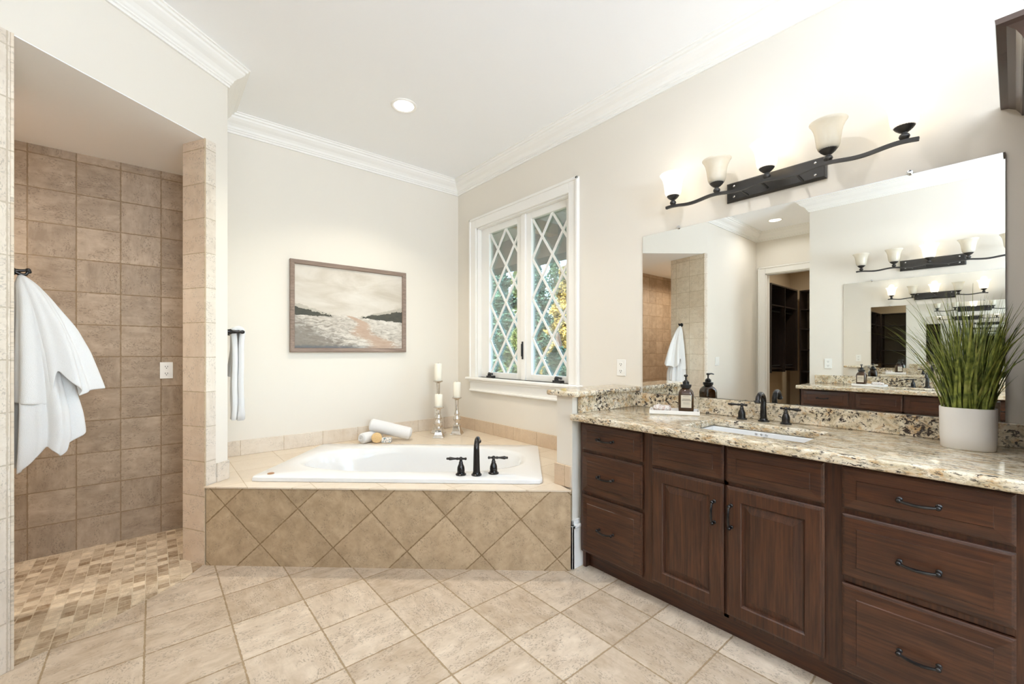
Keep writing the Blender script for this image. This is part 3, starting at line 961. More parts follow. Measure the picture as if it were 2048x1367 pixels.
tf = thing('tub_faucet', 'dark bronze tub filler with two lever handles on the white tub rim', 'faucet', tuple(tub(1.615, 0.20, RZ)))
c = tub(1.615, 0.195, RZ)
b = MB().lathe([(0.033, 0), (0.033, .007), (0.026, .011), (0.024, .02)], c, 20)
pts = []; rad = []
for k in range(22):
    t = k / 21
    if t < .55:
        s_ = t / .55; pts.append(c + EZ * (.015 + .15 * s_) - TV * (.004 * s_)); rad.append(.0225 - .004 * s_)
    else:
        s_ = (t - .55) / .45; an = pi * 0.80 * s_
        pts.append(c + EZ * (.165 + .052 * sin(an)) - TV * .004 + TV * (.062 * (1 - cos(an)))); rad.append(.0185 - .004 * s_)
b.tube(pts, rad, 16)
b.lathe([(0.0155, 0), (0.018, .004), (0.018, .010), (0.0145, .012)], pts[-1], 16, axis=(pts[-1] - pts[-2]))
b.lathe([(0.006, 0), (0.006, .01), (0.008, .014), (0.004, .02)], c + EZ * .205 + TV * .03, 10)
mesh('spout', b, M_BRONZE, tf, smooth=True)
faucet_handle('handle', tub(1.515, 0.20, RZ), -TU, tf, 1.08)
faucet_handle('handle', tub(1.72, 0.235, RZ), TU, tf, 1.08)

# ------------------------------------------------------------------ vanities
def ident(p): return p


def opp_T(p): return Vector((XO + (XR - p.x), p.y - 0.14, p.z))


def panel_front(b, xf, y0, y1, z0, z1, rings):
    """Concentric rectangles (inset, height towards the room) on the plane X = xf; the room is at lower X."""
    rr = []
    for i, h in rings:
        x = xf - h
        rr.append([(x, y0 + i, z0 + i), (x, y1 - i, z0 + i), (x, y1 - i, z1 - i), (x, y0 + i, z1 - i)])
    b.loft(rr, True, True, True)


DRAWER = [(0, 0.0), (0, .011), (.004, .0135), (.004, .0155), (.009, .0175), (.009, .0195), (.013, .020), (.043, .0225), (.045, .0255), (.0455, .0258)]
DOOR = [(0, 0.0), (0, .011), (.004, .0135), (.004, .0155), (.009, .0175), (.009, .0195), (.013, .021), (.060, .021), (.064, .017), (.068, .009), (.072, .009), (.100, .0175), (.101, .0195), (.102, .0195)]


def pull(y, z, xf, vertical, T, parent, material=None):
    b = MB(); b.T = T
    L = 0.047
    ax = EZ if vertical else EY
    c = Vector((xf, y, z)); out = Vector((-1, 0, 0))
    for s in (-1, 1):
        b.lathe([(.0085, 0), (.0085, .003), (.0045, .006), (.0045, .018), (.007, .021)], c + ax * (s * L), 12, axis=(-1, 0, 0))
        b.ball(c + ax * (s * L) + out * .024, .0085, 10, 7)
    pts = []; rad = []
    for k in range(13):
        t = -1 + 2 * k / 12
        pts.append(c + ax * (t * L * 1.0) + out * (.025 + .009 * (1 - t * t)) - (EZ * (.004 * (1 - t * t)) if not vertical else EY * 0)); rad.append(.0042 + .0016 * (1 - t * t))
    b.tube(pts, rad, 8)
    return mesh('pull', b, M_BRONZE, parent, smooth=True)


XF = 1.945          # face frame plane
YL, YRR = 1.665, -0.90


def vanity(T, name_label, root_xy, top_left, opp=False):
    van = thing('vanity_cabinet', name_label, 'cabinet', tuple(T(Vector((2.2, 0.6, 0)))))
    b = MB(); b.T = T
    # carcass as panels: face frame, sides, bottom, toe kick
    rails = [(0.855, 0.874), (0.100, 0.118)]
    stiles = [(1.640, YL), (1.185, 1.247), (0.405, 0.468), (-0.06, 0.0), (-0.47, -0.42), (YRR, YRR + .03)]
    for y0, y1 in stiles: b.box((XF, y0, 0.10), (XF + .02, y1, 0.874))
    spans = [(1.247, 1.640, (0.6975, 0.450)), (0.468, 1.185, (0.697,)), (0.0, 0.405, (0.694, 0.448)), (-0.42, -0.06, (0.694, 0.448)), (YRR + .03, -0.47, (0.694,))]
    for y0, y1, mids in spans:
        for z0, z1 in rails: b.box((XF, y0, z0), (XF + .02, y1, z1))
        for zm in mids: b.box((XF, y0, zm - .012), (XF + .02, y1, zm + .012))
    b.box((XF, 0.815, 0.10), (XF + .02, 0.838, 0.874))
    mesh('face_frame', b, M_WOOD_Z, van, bevel=.001)
    b = MB(); b.T = T
    b.box((XF + .02, YL - .02, 0.0), (XR - .002, YL, 0.874)); b.box((XF + .02, YRR, 0.0), (XR - .002, YRR + .02, 0.874))
    b.box((XF + .02, YRR + .02, 0.10), (XR - .002, YL - .02, 0.118)); b.box((XR - .012, YRR + .02, 0.118), (XR - .002, YL - .02, 0.86))
    b.box((XF, YL, 0.10), (XF + .02, YL + .0001, 0.874))
    mesh('carcass', b, M_WOOD_Z, van)
    b = MB(); b.T = T
    b.box((2.0, YRR, 0.0), (2.015, YL - .02, 0.10))
    mesh('toe_kick', b, M_WOOD_Y, van)

    def drawer(y0, y1, z0, z1, handle=True, nm='drawer', hy=None):
        b = MB(); b.T = T
        panel_front(b, XF - .0005, y0, y1, z0, z1, DRAWER)
        d = mesh(nm, b, M_WOOD_Y, van)
        if handle: pull(hy if hy is not None else (y0 + y1) / 2, (z0 + z1) / 2, XF - .0262, False, T, d)
    for z0, z1 in ((0.708, 0.863), (0.461, 0.690), (0.113, 0.443)): drawer(1.243, 1.645, z0, z1, hy=1.462)
    for z0, z1 in ((0.706, 0.860), (0.461, 0.687), (0.113, 0.434)): drawer(-0.003, 0.410, z0, z1)
    for z0, z1 in ((0.706, 0.860), (0.461, 0.687), (0.113, 0.434)): drawer(-0.425, -0.055, z0, z1)
    drawer(0.833, 1.188, 0.706, 0.863, False, 'false_front'); drawer(0.463, 0.820, 0.706, 0.860, False, 'false_front')
    for y0, y1, hy in ((0.833, 1.188, 0.870), (0.463, 0.820, 0.797)):
        b = MB(); b.T = T
        panel_front(b, XF - .0005, y0, y1, 0.122, 0.690, DOOR)
        d = mesh('door', b, M_WOOD_Z, van)
        pull(hy, 0.562, XF - .0215, True, T, d)
    b = MB(); b.T = T
    panel_front(b, XF - .0005, YRR + .01, -0.465, 0.122, 0.860, DOOR)
    mesh('door', b, M_WOOD_Z, van)

    # countertop with the sink cut-out
    X0, X1, YA, YBB = 1.868, XR, YRR - .01, 1.682 if not opp else 1.70
    if opp: YBB = 1.695
    SX0, SX1, SY0, SY1 = 2.0, 2.338, 0.552, 1.062
    ct = thing('countertop', top_left, 'countertop', tuple(T(Vector((2.2, 0.6, 0.874)))))
    b = MB(); b.T = T
    Z0, Z1 = 0.8745, 0.914
    outer = [(X0, YA), (X1, YA), (X1, YBB), (X0, YBB)]; inn = [(SX0, SY0), (SX1, SY0), (SX1, SY1), (SX0, SY1)]
    rings = [[(x, y, Z0) for x, y in inn], [(x, y, Z0) for x, y in outer], [(x, y, Z1) for x, y in outer], [(x, y, Z1) for x, y in inn], [(x, y, Z0) for x, y in inn]]
    b.loft(rings, True, False, False)
    o = mesh('slab', b, M_GRAN_TOP, ct)
    bm = bmesh.new(); bm.from_mesh(o.data); bmesh.ops.remove_doubles(bm, verts=bm.verts, dist=1e-5); bmesh.ops.recalc_face_normals(bm, faces=bm.faces)
    es = [e for e in bm.edges if e.calc_length() > .3 and all(abs(v.co.z - e.verts[0].co.z) < 1e-4 for v in e.verts) and len(e.link_faces) == 2 and e.calc_face_angle(0) > 1.0]
    bmesh.ops.bevel(bm, geom=es, offset=.011, segments=4, affect='EDGES', profile=.5)
    bm.to_mesh(o.data); bm.free(); o.data.shade_smooth(); o.data.set_sharp_from_angle(angle=radians(40))
    b = MB(); b.T = T
    b.box((XR - .03, YA + .02, 0.914), (XR, YBB - (0 if not opp else .015), 1.004))
    mesh('backsplash', b, M_GRAN_SPL, ct, bevel=.003)
    if not opp:
        b = MB(); b.box((1.935, YBB - .026, 0.914), (XR - .03, YBB, 1.012))
        mesh('side_splash', b, M_GRAN_SPL, ct, bevel=.003)
    # undermount sink
    sk = thing('sink', 'white rectangular undermount sink in the ' + ('far vanity seen in the mirror' if opp else 'granite counter below the mirror'), 'sink', tuple(T(Vector((2.17, .8, .73)))))
    b = MB(); b.T = T
    def rr(x0, x1, y0, y1, z): return [(x0, y0, z), (x1, y0, z), (x1, y1, z), (x0, y1, z)]
    b.loft([rr(SX0 - .03, SX1 + .03, SY0 - .03, SY1 + .03, .874), rr(SX0 - .03, SX1 + .03, SY0 - .03, SY1 + .03, .860), rr(SX0 - .004, SX1 + .004, SY0 - .004, SY1 + .004, .855), rr(SX0 + .01, SX1 - .01, SY0 + .01, SY1 - .01, .722), rr(SX0 + .03, SX1 - .03, SY0 + .03, SY1 - .03, .715)], True, False, True)
    b.loft([rr(SX0 - .03, SX1 + .03, SY0 - .03, SY1 + .03, .874), rr(SX0 + .0, SX1 - .0, SY0 + .0, SY1 - .0, .8738), rr(SX0 + .012, SX1 - .006, SY0 + .012, SY1 - .012, .74), rr(SX0 + .05, SX1 - .05, SY0 + .05, SY1 - .05, .728)], True, False, True)
    mesh('basin', b, M_WHITE_GLOSS, sk, bevel=.004, recalc=False)
    if not opp:
        for yy in (.847, .823, .799):
            mesh('overflow_hole', MB().lathe([(.0065, 0), (.0065, .002), (.0045, .003), (.0042, .001)], (SX1 - .0005, yy, .861), 14, axis=(-1, 0, .03)), M_CHROME, sk, smooth=True)
    # faucet
    fy = .85 if not opp else .71
    fc = thing('sink_faucet', ('dark bronze gooseneck faucet with two levers behind the far sink in the mirror' if opp else 'dark bronze gooseneck faucet with two levers behind the white sink'), 'faucet', tuple(T(Vector((2.435, fy, .914)))))
    b = MB(); b.T = T
    c = Vector((2.445, fy, .914))
    b.lathe([(0.027, 0), (0.027, .005), (0.020, .009), (0.0175, .016)], c, 18)
    pts = []; rad = []
    for k in range(26):
        t = k / 25
        if t < .5:
            s_ = t / .5; pts.append(c + EZ * (.01 + .095 * s_) + EX * (-.004 * sin(pi * s_))); rad.append(.0165 - .0035 * s_)
        else:
            s_ = (t - .5) / .5; an = pi * 0.93 * s_
            pts.append(c + EZ * (.105 + .040 * sin(an)) - EX * (.040 * (1 - cos(an)))); rad.append(.013 - .002 * s_)
    b.tube(pts, rad, 14)
    b.lathe([(0.0115, 0), (0.0145, .005), (0.0145, .012), (0.012, .014)], pts[-1], 14, axis=(pts[-1] - pts[-2]))
    b.lathe([(.004, 0), (.004, .012), (.0065, .015), (.003, .02)], c + Vector((.012, 0, .085)), 10)
    mesh('spout', b, M_BRONZE, fc, smooth=True)
    for sgn in (1, -1):
        cy = fy + sgn * .105
        b = MB(); b.T = T; bell(b, (2.437, cy, .914), .82)
        h = mesh('handle', b, M_BRONZE, fc, smooth=True)
        b = MB(); b.T = T; lever(b, (2.437, cy, .914 + .094 * .82), (-.15, sgn, 0), .8)
        mesh('lever', b, M_BRONZE, h, smooth=True)
    return van


vanity(ident, 'dark walnut vanity cabinet with drawers under the granite counter and large mirror', None, 'speckled cream and black granite countertop of the near vanity')
vanity(opp_T, 'dark walnut vanity cabinet against the opposite wall, seen only in the mirror', None, 'speckled granite countertop of the far vanity seen in the mirror', opp=True)

# granite cap on the half wall
b = MB().box((1.856, 1.632, 1.013), (XR - .001, 1.872, 1.045))
tag(mesh('granite_ledge', b, M_GRAN_SPL, bevel=.012, seg=4, smooth=True, loc=(2.2, 1.75, 1.013)), 'raised granite ledge capping the half wall under the window corner', 'ledge')

# ------------------------------------------------------------------ mirrors
def mirror(T, label, y0, y1, clips):
    m = thing('wall_mirror', label, 'mirror', tuple(T(Vector((XR, (y0 + y1) / 2, 1.006)))))
    b = MB(); b.T = T; b.box((XR - .007, y0, 1.006), (XR - .001, y1, 2.052))
    mesh('mirror_glass', b, M_MIRROR, m)
    for yc in clips:
        b = MB(); b.T = T; b.lathe([(.011, 0), (.011, .006), (.005, .008)], (XR - .006, yc, 2.058), 12, axis=(-1, 0, 0))
        mesh('mirror_clip', b, M_CHROME, m, smooth=True)
    return m


mirror(ident, 'large frameless mirror above the granite backsplash of the near vanity', 0.024, 1.620, (1.365, 0.296))
mirror(lambda p: Vector((XO + (XR - p.x), p.y, p.z)), 'frameless mirror on the opposite wall, seen reflected inside the large mirror', -0.45, 1.269, (1.02,))

# ------------------------------------------------------------------ vanity lights
def vanity_light(T, label, ys, py0, py1, lit, lights_T):
    L = thing('vanity_light', label, 'light fixture', tuple(T(Vector((XR, ys[2], 2.13)))))
    zb0, zb1 = 2.128, 2.238
    b = MB(); b.T = T
    b.loft([[(XR - .001 - h, py0 + i, zb0 + i), (XR - .001 - h, py1 - i, zb0 + i), (XR - .001 - h, py1 - i, zb1 - i), (XR - .001 - h, py0 + i, zb1 - i)] for i, h in ((0, 0), (0, .008), (.006, .014), (.009, .022))])
    mesh('back_plate', b, M_IRON, L, bevel=.001)
    for yy in (py0 + .045, py1 - .045):
        for zz in (zb0 + .025, zb1 - .025):
            b = MB(); b.T = T; b.lathe([(.006, 0), (.006, .003), (.003, .006)], (XR - .022, yy, zz), 10, axis=(-1, 0, 0))
            mesh('screw', b, M_CHROME, L, smooth=True)
    # wavy bar passing under every cup
    xb = 2.405
    ya, yb = ys[0] + .045, ys[-1] - .045
    mid = ys[2]
    def zbar(y):
        return 2.153 + 0.0062 * cos(2 * pi * (y - mid) / (abs(ys[0] - ys[-1]) / 4) - 0.35)
    b = MB(); b.T = T
    K = 70
    b.tube([(xb, ya + (yb - ya) * k / K, zbar(ya + (yb - ya) * k / K)) for k in range(K + 1)], 0, flat=(.008, .0075))
    mesh('bar', b, M_IRON, L)
    for dy in (-.13, 0.03, .13):
        y = mid + dy
        b = MB(); b.T = T; b.tube([(XR - .021, y, zbar(y) - .004), (xb, y, zbar(y))], .006, 8)
        mesh('bar_arm', b, M_IRON, L, smooth=True)
    for k, y in enumerate(ys):
        z0 = zbar(y) + .007
        b = MB(); b.T = T
        b.lathe([(.010, 0), (.016, .006), (.0185, .013), (.016, .021), (.010, .026), (.010, .029), (.018, .034), (.030, .045), (.0385, .058), (.0365, .058), (.02, .045)], (xb, y, z0), 24)
        c = mesh('socket_cup', b, M_IRON, L, smooth=True)
        b = MB(); b.T = T
        zs = z0 + .05
        prof = [(.030, 0), (.038, .008), (.0445, .025), (.0475, .05), (.051, .078), (.057, .102), (.066, .122), (.074, .133)]
        b.lathe(prof, (xb, y, zs), 32, cap0=True, cap1=False)
        s = mesh('shade', b, M_SHADE_LIT if k in lit else M_SHADE, L, smooth='all', solid=.003)
        b = MB(); b.T = T
        b.lathe([(.010, 0), (.012, .01), (.020, .035), (.021, .05), (.012, .066), (.002, .07)], (xb, y, zs + .012), 14)
        mesh('bulb', b, M_BULB if k in lit else M_PLATE, s, smooth=True)
        if k in lit:
            ld = bpy.data.lights.new('bulb_light', 'POINT'); ld.energy = SHADE_W; ld.color = NEUT; ld.shadow_soft_size = .035
            lo = bpy.data.objects.new('bulb_light', ld); COL.objects.link(lo)
            lo.parent = L; lo.location = T(Vector((xb, y, zs + .150))) - L.location
    return L


vanity_light(ident, 'five shade dark bronze light bar above the large mirror', [1.336, 1.075, .822, .562, .299], .594, 1.069, (0, 2, 4), None)
vanity_light(lambda p: Vector((XO + (XR - p.x), p.y, p.z)), 'five shade dark bronze light bar above the opposite mirror, seen reflected', [1.087, .818, .553, .285, .02], .305, .786, (2,), None)

# ------------------------------------------------------------------ recessed lights
def can(x, y, z, label, col=WARM, watts=CAN_W, r=.072, spread=150, size=.12):
    t = thing('recessed_light', label, 'ceiling light', (x, y, z), 'recessed ceiling lights')
    b = MB().lathe([(r + .022, 0), (r + .022, -.004), (r + .012, -.008), (r, -.004), (r, 0)], (x, y, z), 32, cap0=False, cap1=False)
    mesh('trim_ring', b, M_TRIM, t, smooth=True)
    mesh('lens', MB().lathe([(r, 0), (r, -.003)], (x, y, z), 32), M_LENS, t)
    ld = bpy.data.lights.new('can_light', 'AREA'); ld.shape = 'DISK'; ld.size = size; ld.energy = watts; ld.color = col; ld.spread = radians(spread)
    lo = bpy.data.objects.new('can_light', ld); COL.objects.link(lo); lo.parent = t; lo.location = (0, 0, -.012)
    return t


can(1.413, 2.905, ZC, 'round recessed ceiling light above the bathtub', (1.0, .92, .78), CAN_W * 1.75, size=.05, spread=115)
can(-1.493, 2.13, ZC, 'round recessed ceiling light before the closet door, seen in the mirror', WARM, CAN_W * .7)
can(1.62, 0.95, ZC, 'recessed ceiling light over the near vanity counter edge', NEUT, CAN_W * 0.85, size=.07)
can(0.35, 0.95, ZC, 'added recessed fill light over the middle of the floor', NEUT, CAN_W)  # extra can out of view, added to lift the room brightness
can(0.9, -0.9, ZC, 'added recessed fill light near the wall behind the camera', NEUT, CAN_W * .6)  # another added can, unseen, only for more light
can(-1.0, 3.3, HZ, 'recessed light in the low shower ceiling', WARM, SHOWER_W)
can(-1.65, 3.3, HZ, 'added recessed fill light at the far end of the shower ceiling', (1, .86, .70), SHOWER_W * 1.5)  # second shower can, added out of view to brighten the recess
can(-3.0, 1.6, ZC, 'recessed light in the closet ceiling', (1, .93, .8), CAN_W * 2.5)

# ------------------------------------------------------------------ closet doorway and closet
door = struct_root('door_1', (XD, DY1, 0))
b = MB()
cwd = .10
for s, x in ((1, XD), (-1, XD - .12)):
    x0, x1 = (x, x + .02) if s > 0 else (x - .02, x)
    b.box((x0, DY1, 0), (x1, DY1 + cwd, DZ + cwd)); b.box((x0, DY0 - cwd + .03, 0), (x1, DY0, DZ + cwd)); b.box((x0, DY0, DZ), (x1, DY1, DZ + cwd))
b.box((XD, DY1 + cwd - .02, 0), (XD + .03, DY1 + cwd, DZ + cwd)); b.box((XD, DY0 - .06, DZ + cwd - .02), (XD + .03, DY1 + cwd, DZ + cwd))
mesh('casing', b, M_TRIM, door, bevel=.004)
b = MB().box((XD - .12, DY1 - .014, 0), (XD, DY1, DZ)); b.box((XD - .12, DY0, 0), (XD, DY0 + .014, DZ)); b.box((XD - .12, DY0, DZ - .014), (XD, DY1, DZ))
mesh('door_jamb', b, M_TRIM, door)
hang = thing('closet_hanging_unit', 'dark wood wall hung closet unit with rods, inside the closet doorway', 'closet unit', (-3.0, 2.7, .95))
for x in (-2.25, -2.85, -3.45):
    mesh('side_panel', MB().box((x, 2.42, .95), (x + .02, 2.685, 2.32)), M_WOOD_DK, hang, bevel=.002)
for z, y in ((2.0, 2.43), (2.32, 2.42), (1.0, 2.46)):
    mesh('shelf', MB().box((-3.45, y, z), (-2.23, 2.685, z + .02)), M_WOOD_DK, hang)
mesh('back_panel', MB().box((-3.45, 2.685, .95), (-2.23, 2.70, 2.34)), M_WOOD_DK, hang)
for z in (1.93, 1.05):
    mesh('rod', MB().tube([(-3.44, 2.50, z), (-2.23, 2.50, z)], .013, 10), M_IRON, hang, smooth=True)
sh = thing('closet_shelf_unit', 'dark wood shelving tower on the far closet wall', 'shelf unit', (-3.8, 1.9, 0))
for y in (1.14, 1.79, 2.42): mesh('side_panel', MB().box((-3.99, y, 0), (-3.62, y + .02, 2.35)), M_WOOD_DK, sh)
b = MB().box((-3.99, 1.16, 0), (-3.975, 2.42, 2.35)); mesh('back_panel', b, plain('closet_back', rgb(120, 108, 90), .6), sh)
for z in (.08, .5, .92, 1.30, 1.66, 2.0, 2.33):
    for ya, yb in ((1.16, 1.79), (1.81, 2.42)): mesh('shelf', MB().box((-3.975, ya, z), (-3.62, yb, z + .02)), M_WOOD_DK, sh)

# ------------------------------------------------------------------ electrical plates
def outlet(c, n, label):
    c = Vector(c); n = Vector(n); s = Vector((-n.y, n.x, 0))
    t = thing('wall_outlet', label, 'outlet', tuple(c))
    mesh('cover_plate', MB().obox(c + n * .003, s * .036, EZ * .058, n * .003), M_PLATE, t, bevel=.002)
    for dz in (.024, -.024):
        b = MB().lathe([(.0165, 0), (.0165, .0025)], c + n * .006 + EZ * dz, 18, axis=tuple(n))
        r = mesh('receptacle', b, M_PLATE, t)
        b = MB()
        for d in (-.0065, .0065): b.obox(c + n * .0087 + EZ * (dz + .003) + s * d, s * .0014, EZ * .005, n * .0008)
        b.lathe([(.003, 0), (.003, .0008)], c + n * .0085 + EZ * (dz - .008), 10, axis=tuple(n))
        mesh('slots', b, M_DARKSLOT, r)


outlet((XR, 1.795, 1.165), (-1, 0, 0), 'white outlet on the beige wall between the window and the mirror')
outlet((0.074, YB, 1.146), (0, -1, 0), 'white outlet on the tan shower wall tile')
outlet((XO, 1.415, 1.14), (1, 0, 0), 'white outlet beside the opposite mirror, seen reflected')


def switch(c, n, label, gangs=2):
    c = Vector(c); n = Vector(n); s = Vector((-n.y, n.x, 0))
    t = thing('light_switch', label, 'light switch', tuple(c))
    w = .036 + .023 * (gangs - 1)
    mesh('cover_plate', MB().obox(c + n * .003, s * w, EZ * .058, n * .003), M_PLATE, t, bevel=.002)
    for k in range(gangs):
        mesh('rocker', MB().obox(c + n * .0075 + s * ((k - (gangs - 1) / 2) * .046), s * .0165, EZ * .033, n * .002), M_PLATE, t, bevel=.0015)


switch((-0.735, YS, 1.15), (0, -1, 0), 'white double light switch beside the closet recess, seen in the mirror')

# ------------------------------------------------------------------ painting
art = thing('framed_painting', 'framed landscape painting of dunes and dark tree lines above the tub', 'painting', (1.387, YB, 1.275))
x0, x1, z0, z1 = .868, 1.906, 1.274, 2.052
b = MB()
fw = .037
rr = []
for i, h in ((0, 0), (0, .030), (.006, .033), (fw - .005, .028), (fw, .020), (fw, .004)):
    rr.append([(x0 + i, YB - h, z0 + i), (x1 - i, YB - h, z0 + i), (x1 - i, YB - h, z1 - i), (x0 + i, YB - h, z1 - i)])
b.loft(rr, True, False, False)
mesh('frame', b, M_FRAME, art)
mesh('canvas', MB().box((x0 + fw, YB - .012, z0 + fw), (x1 - fw, YB - .003, z1 - fw)), M_ART, art)

# ------------------------------------------------------------------ candle holders
def holder(x, y, h, s, label, rz):
    t = thing('candle_holder', label, 'candle holder', (x, y, DZ0), 'mercury glass candle holders on the tub deck')
    b = MB()
    cz, sz = cos(rz), sin(rz)
    def sq(w, z): return [(x + (a * cz - c * sz) * w, y + (a * sz + c * cz) * w, DZ0 + z) for a, c in ((-1, -1), (1, -1), (1, 1), (-1, 1))]
    hb_ = .095 * s
    b.loft([sq(.056 * s, 0), sq(.056 * s, .008), sq(.050 * s, .016), sq(.040 * s, .035 * s), sq(.033 * s, .06 * s), sq(.030 * s, hb_ - .01), sq(.034 * s, hb_ - .006), sq(.034 * s, hb_)])
    mesh('base', b, M_MERCURY, t, bevel=.002)
    b = MB()
    H = h
    z = hb_
    prof = [(.022 * s, z), (.024 * s, z + .008), (.018 * s, z + .016), (.022 * s, z + .028), (.036 * s, z + .045 * s), (.039 * s, z + .058 * s), (.034 * s, z + .072 * s), (.022 * s, z + .088 * s), (.026 * s, z + .10 * s), (.027 * s, z + .112 * s), (.020 * s, z + .124 * s)]
    zt = z + .128 * s
    if H - zt > .06:
        prof += [(.0175 * s, zt + .01), (.0165 * s, zt + .4 * (H - zt)), (.019 * s, H - .03)]
    prof += [(.021 * s, H - .022), (.03 * s, H - .016), (.046, H - .010), (.048, H - .004), (.044, H)]
    b.lathe(prof, (x, y, DZ0), 24)
    mesh('stem', b, M_MERCURY, t, smooth=True, angle=60)
    return t


def candle(x, y, h, L, label):
    t = thing('pillar_candle', label, 'candle', (x, y, DZ0 + h), 'ivory pillar candles')
    b = MB().lathe([(.0355, 0), (.037, .003), (.037, L - .006), (.034, L), (.02, L - .004), (.001, L - .006)], (x, y, DZ0 + h), 28)
    mesh('wax', b, M_CANDLE, t, smooth=True)
    mesh('wick', MB().tube([(x, y, DZ0 + h + L - .006), (x + .001, y, DZ0 + h + L + .008)], .0012, 6), M_DARKSLOT, t)


for x, y, h, L, s, rz, w in ((2.055, 3.50, .290, .118, .92, .9, 'shortest, at the front'), (2.165, 3.70, .520, .170, 1.0, .2, 'tallest, at the back by the wall'), (2.276, 3.53, .362, .148, 1.0, .72, 'mid height, nearest the window')):
    holder(x, y, h, s, 'silvery mercury glass candle holder, ' + w + ' of the three', rz)
    candle(x, y, h, L, 'ivory pillar candle on the ' + w.split(',')[0] + ' mercury glass holder')

# ------------------------------------------------------------------ rolled towels, loofah, soap on the deck
def roll(p, q, r, name, label):
    p = Vector(p); q = Vector(q); d = (q - p).normalized(); L = (q - p).length
    t = thing(name, label, 'towel', tuple(Vector((p.x, p.y, DZ0))))
    side = d.cross(EZ).normalized(); up = side.cross(d)
    b = MB(); rings = []
    n = 30
    for h, k in ((0, .80), (.006, .95), (.016, 1.0), (L * .3, 1.015), (L * .7, 1.0), (L - .016, 1.0), (L - .006, .95), (L, .80)):
        rings.append([p + d * h + (side * cos(2 * pi * i / n) * (1 + .04 * (i == 7)) + up * sin(2 * pi * i / n)) * (r * k) for i in range(n)])
    b.loft(rings)
    o = mesh('roll', b, M_TOWEL, t, smooth=True, angle=60)
    # spiral edges standing proud of both ends
    b = MB()
    for e, s in ((p, -1), (q, 1)):
        pts = []
        for k in range(60):
            a = k / 59 * 2 * pi * 2.6; rr_ = r * (.12 + .64 * k / 59)
            pts.append(e + d * (s * .001) + side * cos(a) * rr_ + up * sin(a) * rr_)
        b.tube(pts, r * .085, 6)
    mesh('spiral_edge', b, M_TOWEL, o, smooth=True)
    return t



roll((1.395, 3.69, DZ0 + .047), (1.60, 3.79, DZ0 + .047), .046, 'rolled_washcloth', 'small white rolled washcloth under the larger rolled towel')
roll((1.505, 3.765, DZ0 + .150), (1.80, 3.565, DZ0 + .058), .056, 'rolled_towel', 'large white rolled towel leaning across the small roll on the tub deck')
lf = MB().lathe([(.030, 0), (.042, .004), (.046, .016), (.044, .030), (.036, .034)], (1.520, 3.655, DZ0 + .046), 26, axis=(-.5, -.86, 0.10))
tag(mesh('loofah_pad', lf, M_SPONGE, smooth=True, loc=(1.51, 3.67, DZ0)), 'round tan loofah pad standing beside the wrapped soap', 'loofah')
sb = MB().obox((1.588, 3.605, DZ0 + .0235), Vector((.80, -.60, 0)) * .043, Vector((.60, .80, 0)) * .025, EZ * .022)
tag(mesh('wrapped_soap', sb, M_FLORAL, bevel=.006, seg=3, smooth=True, loc=(1.588, 3.605, DZ0)), 'soap bar in blue floral wrapping in front of the rolled towels', 'soap')

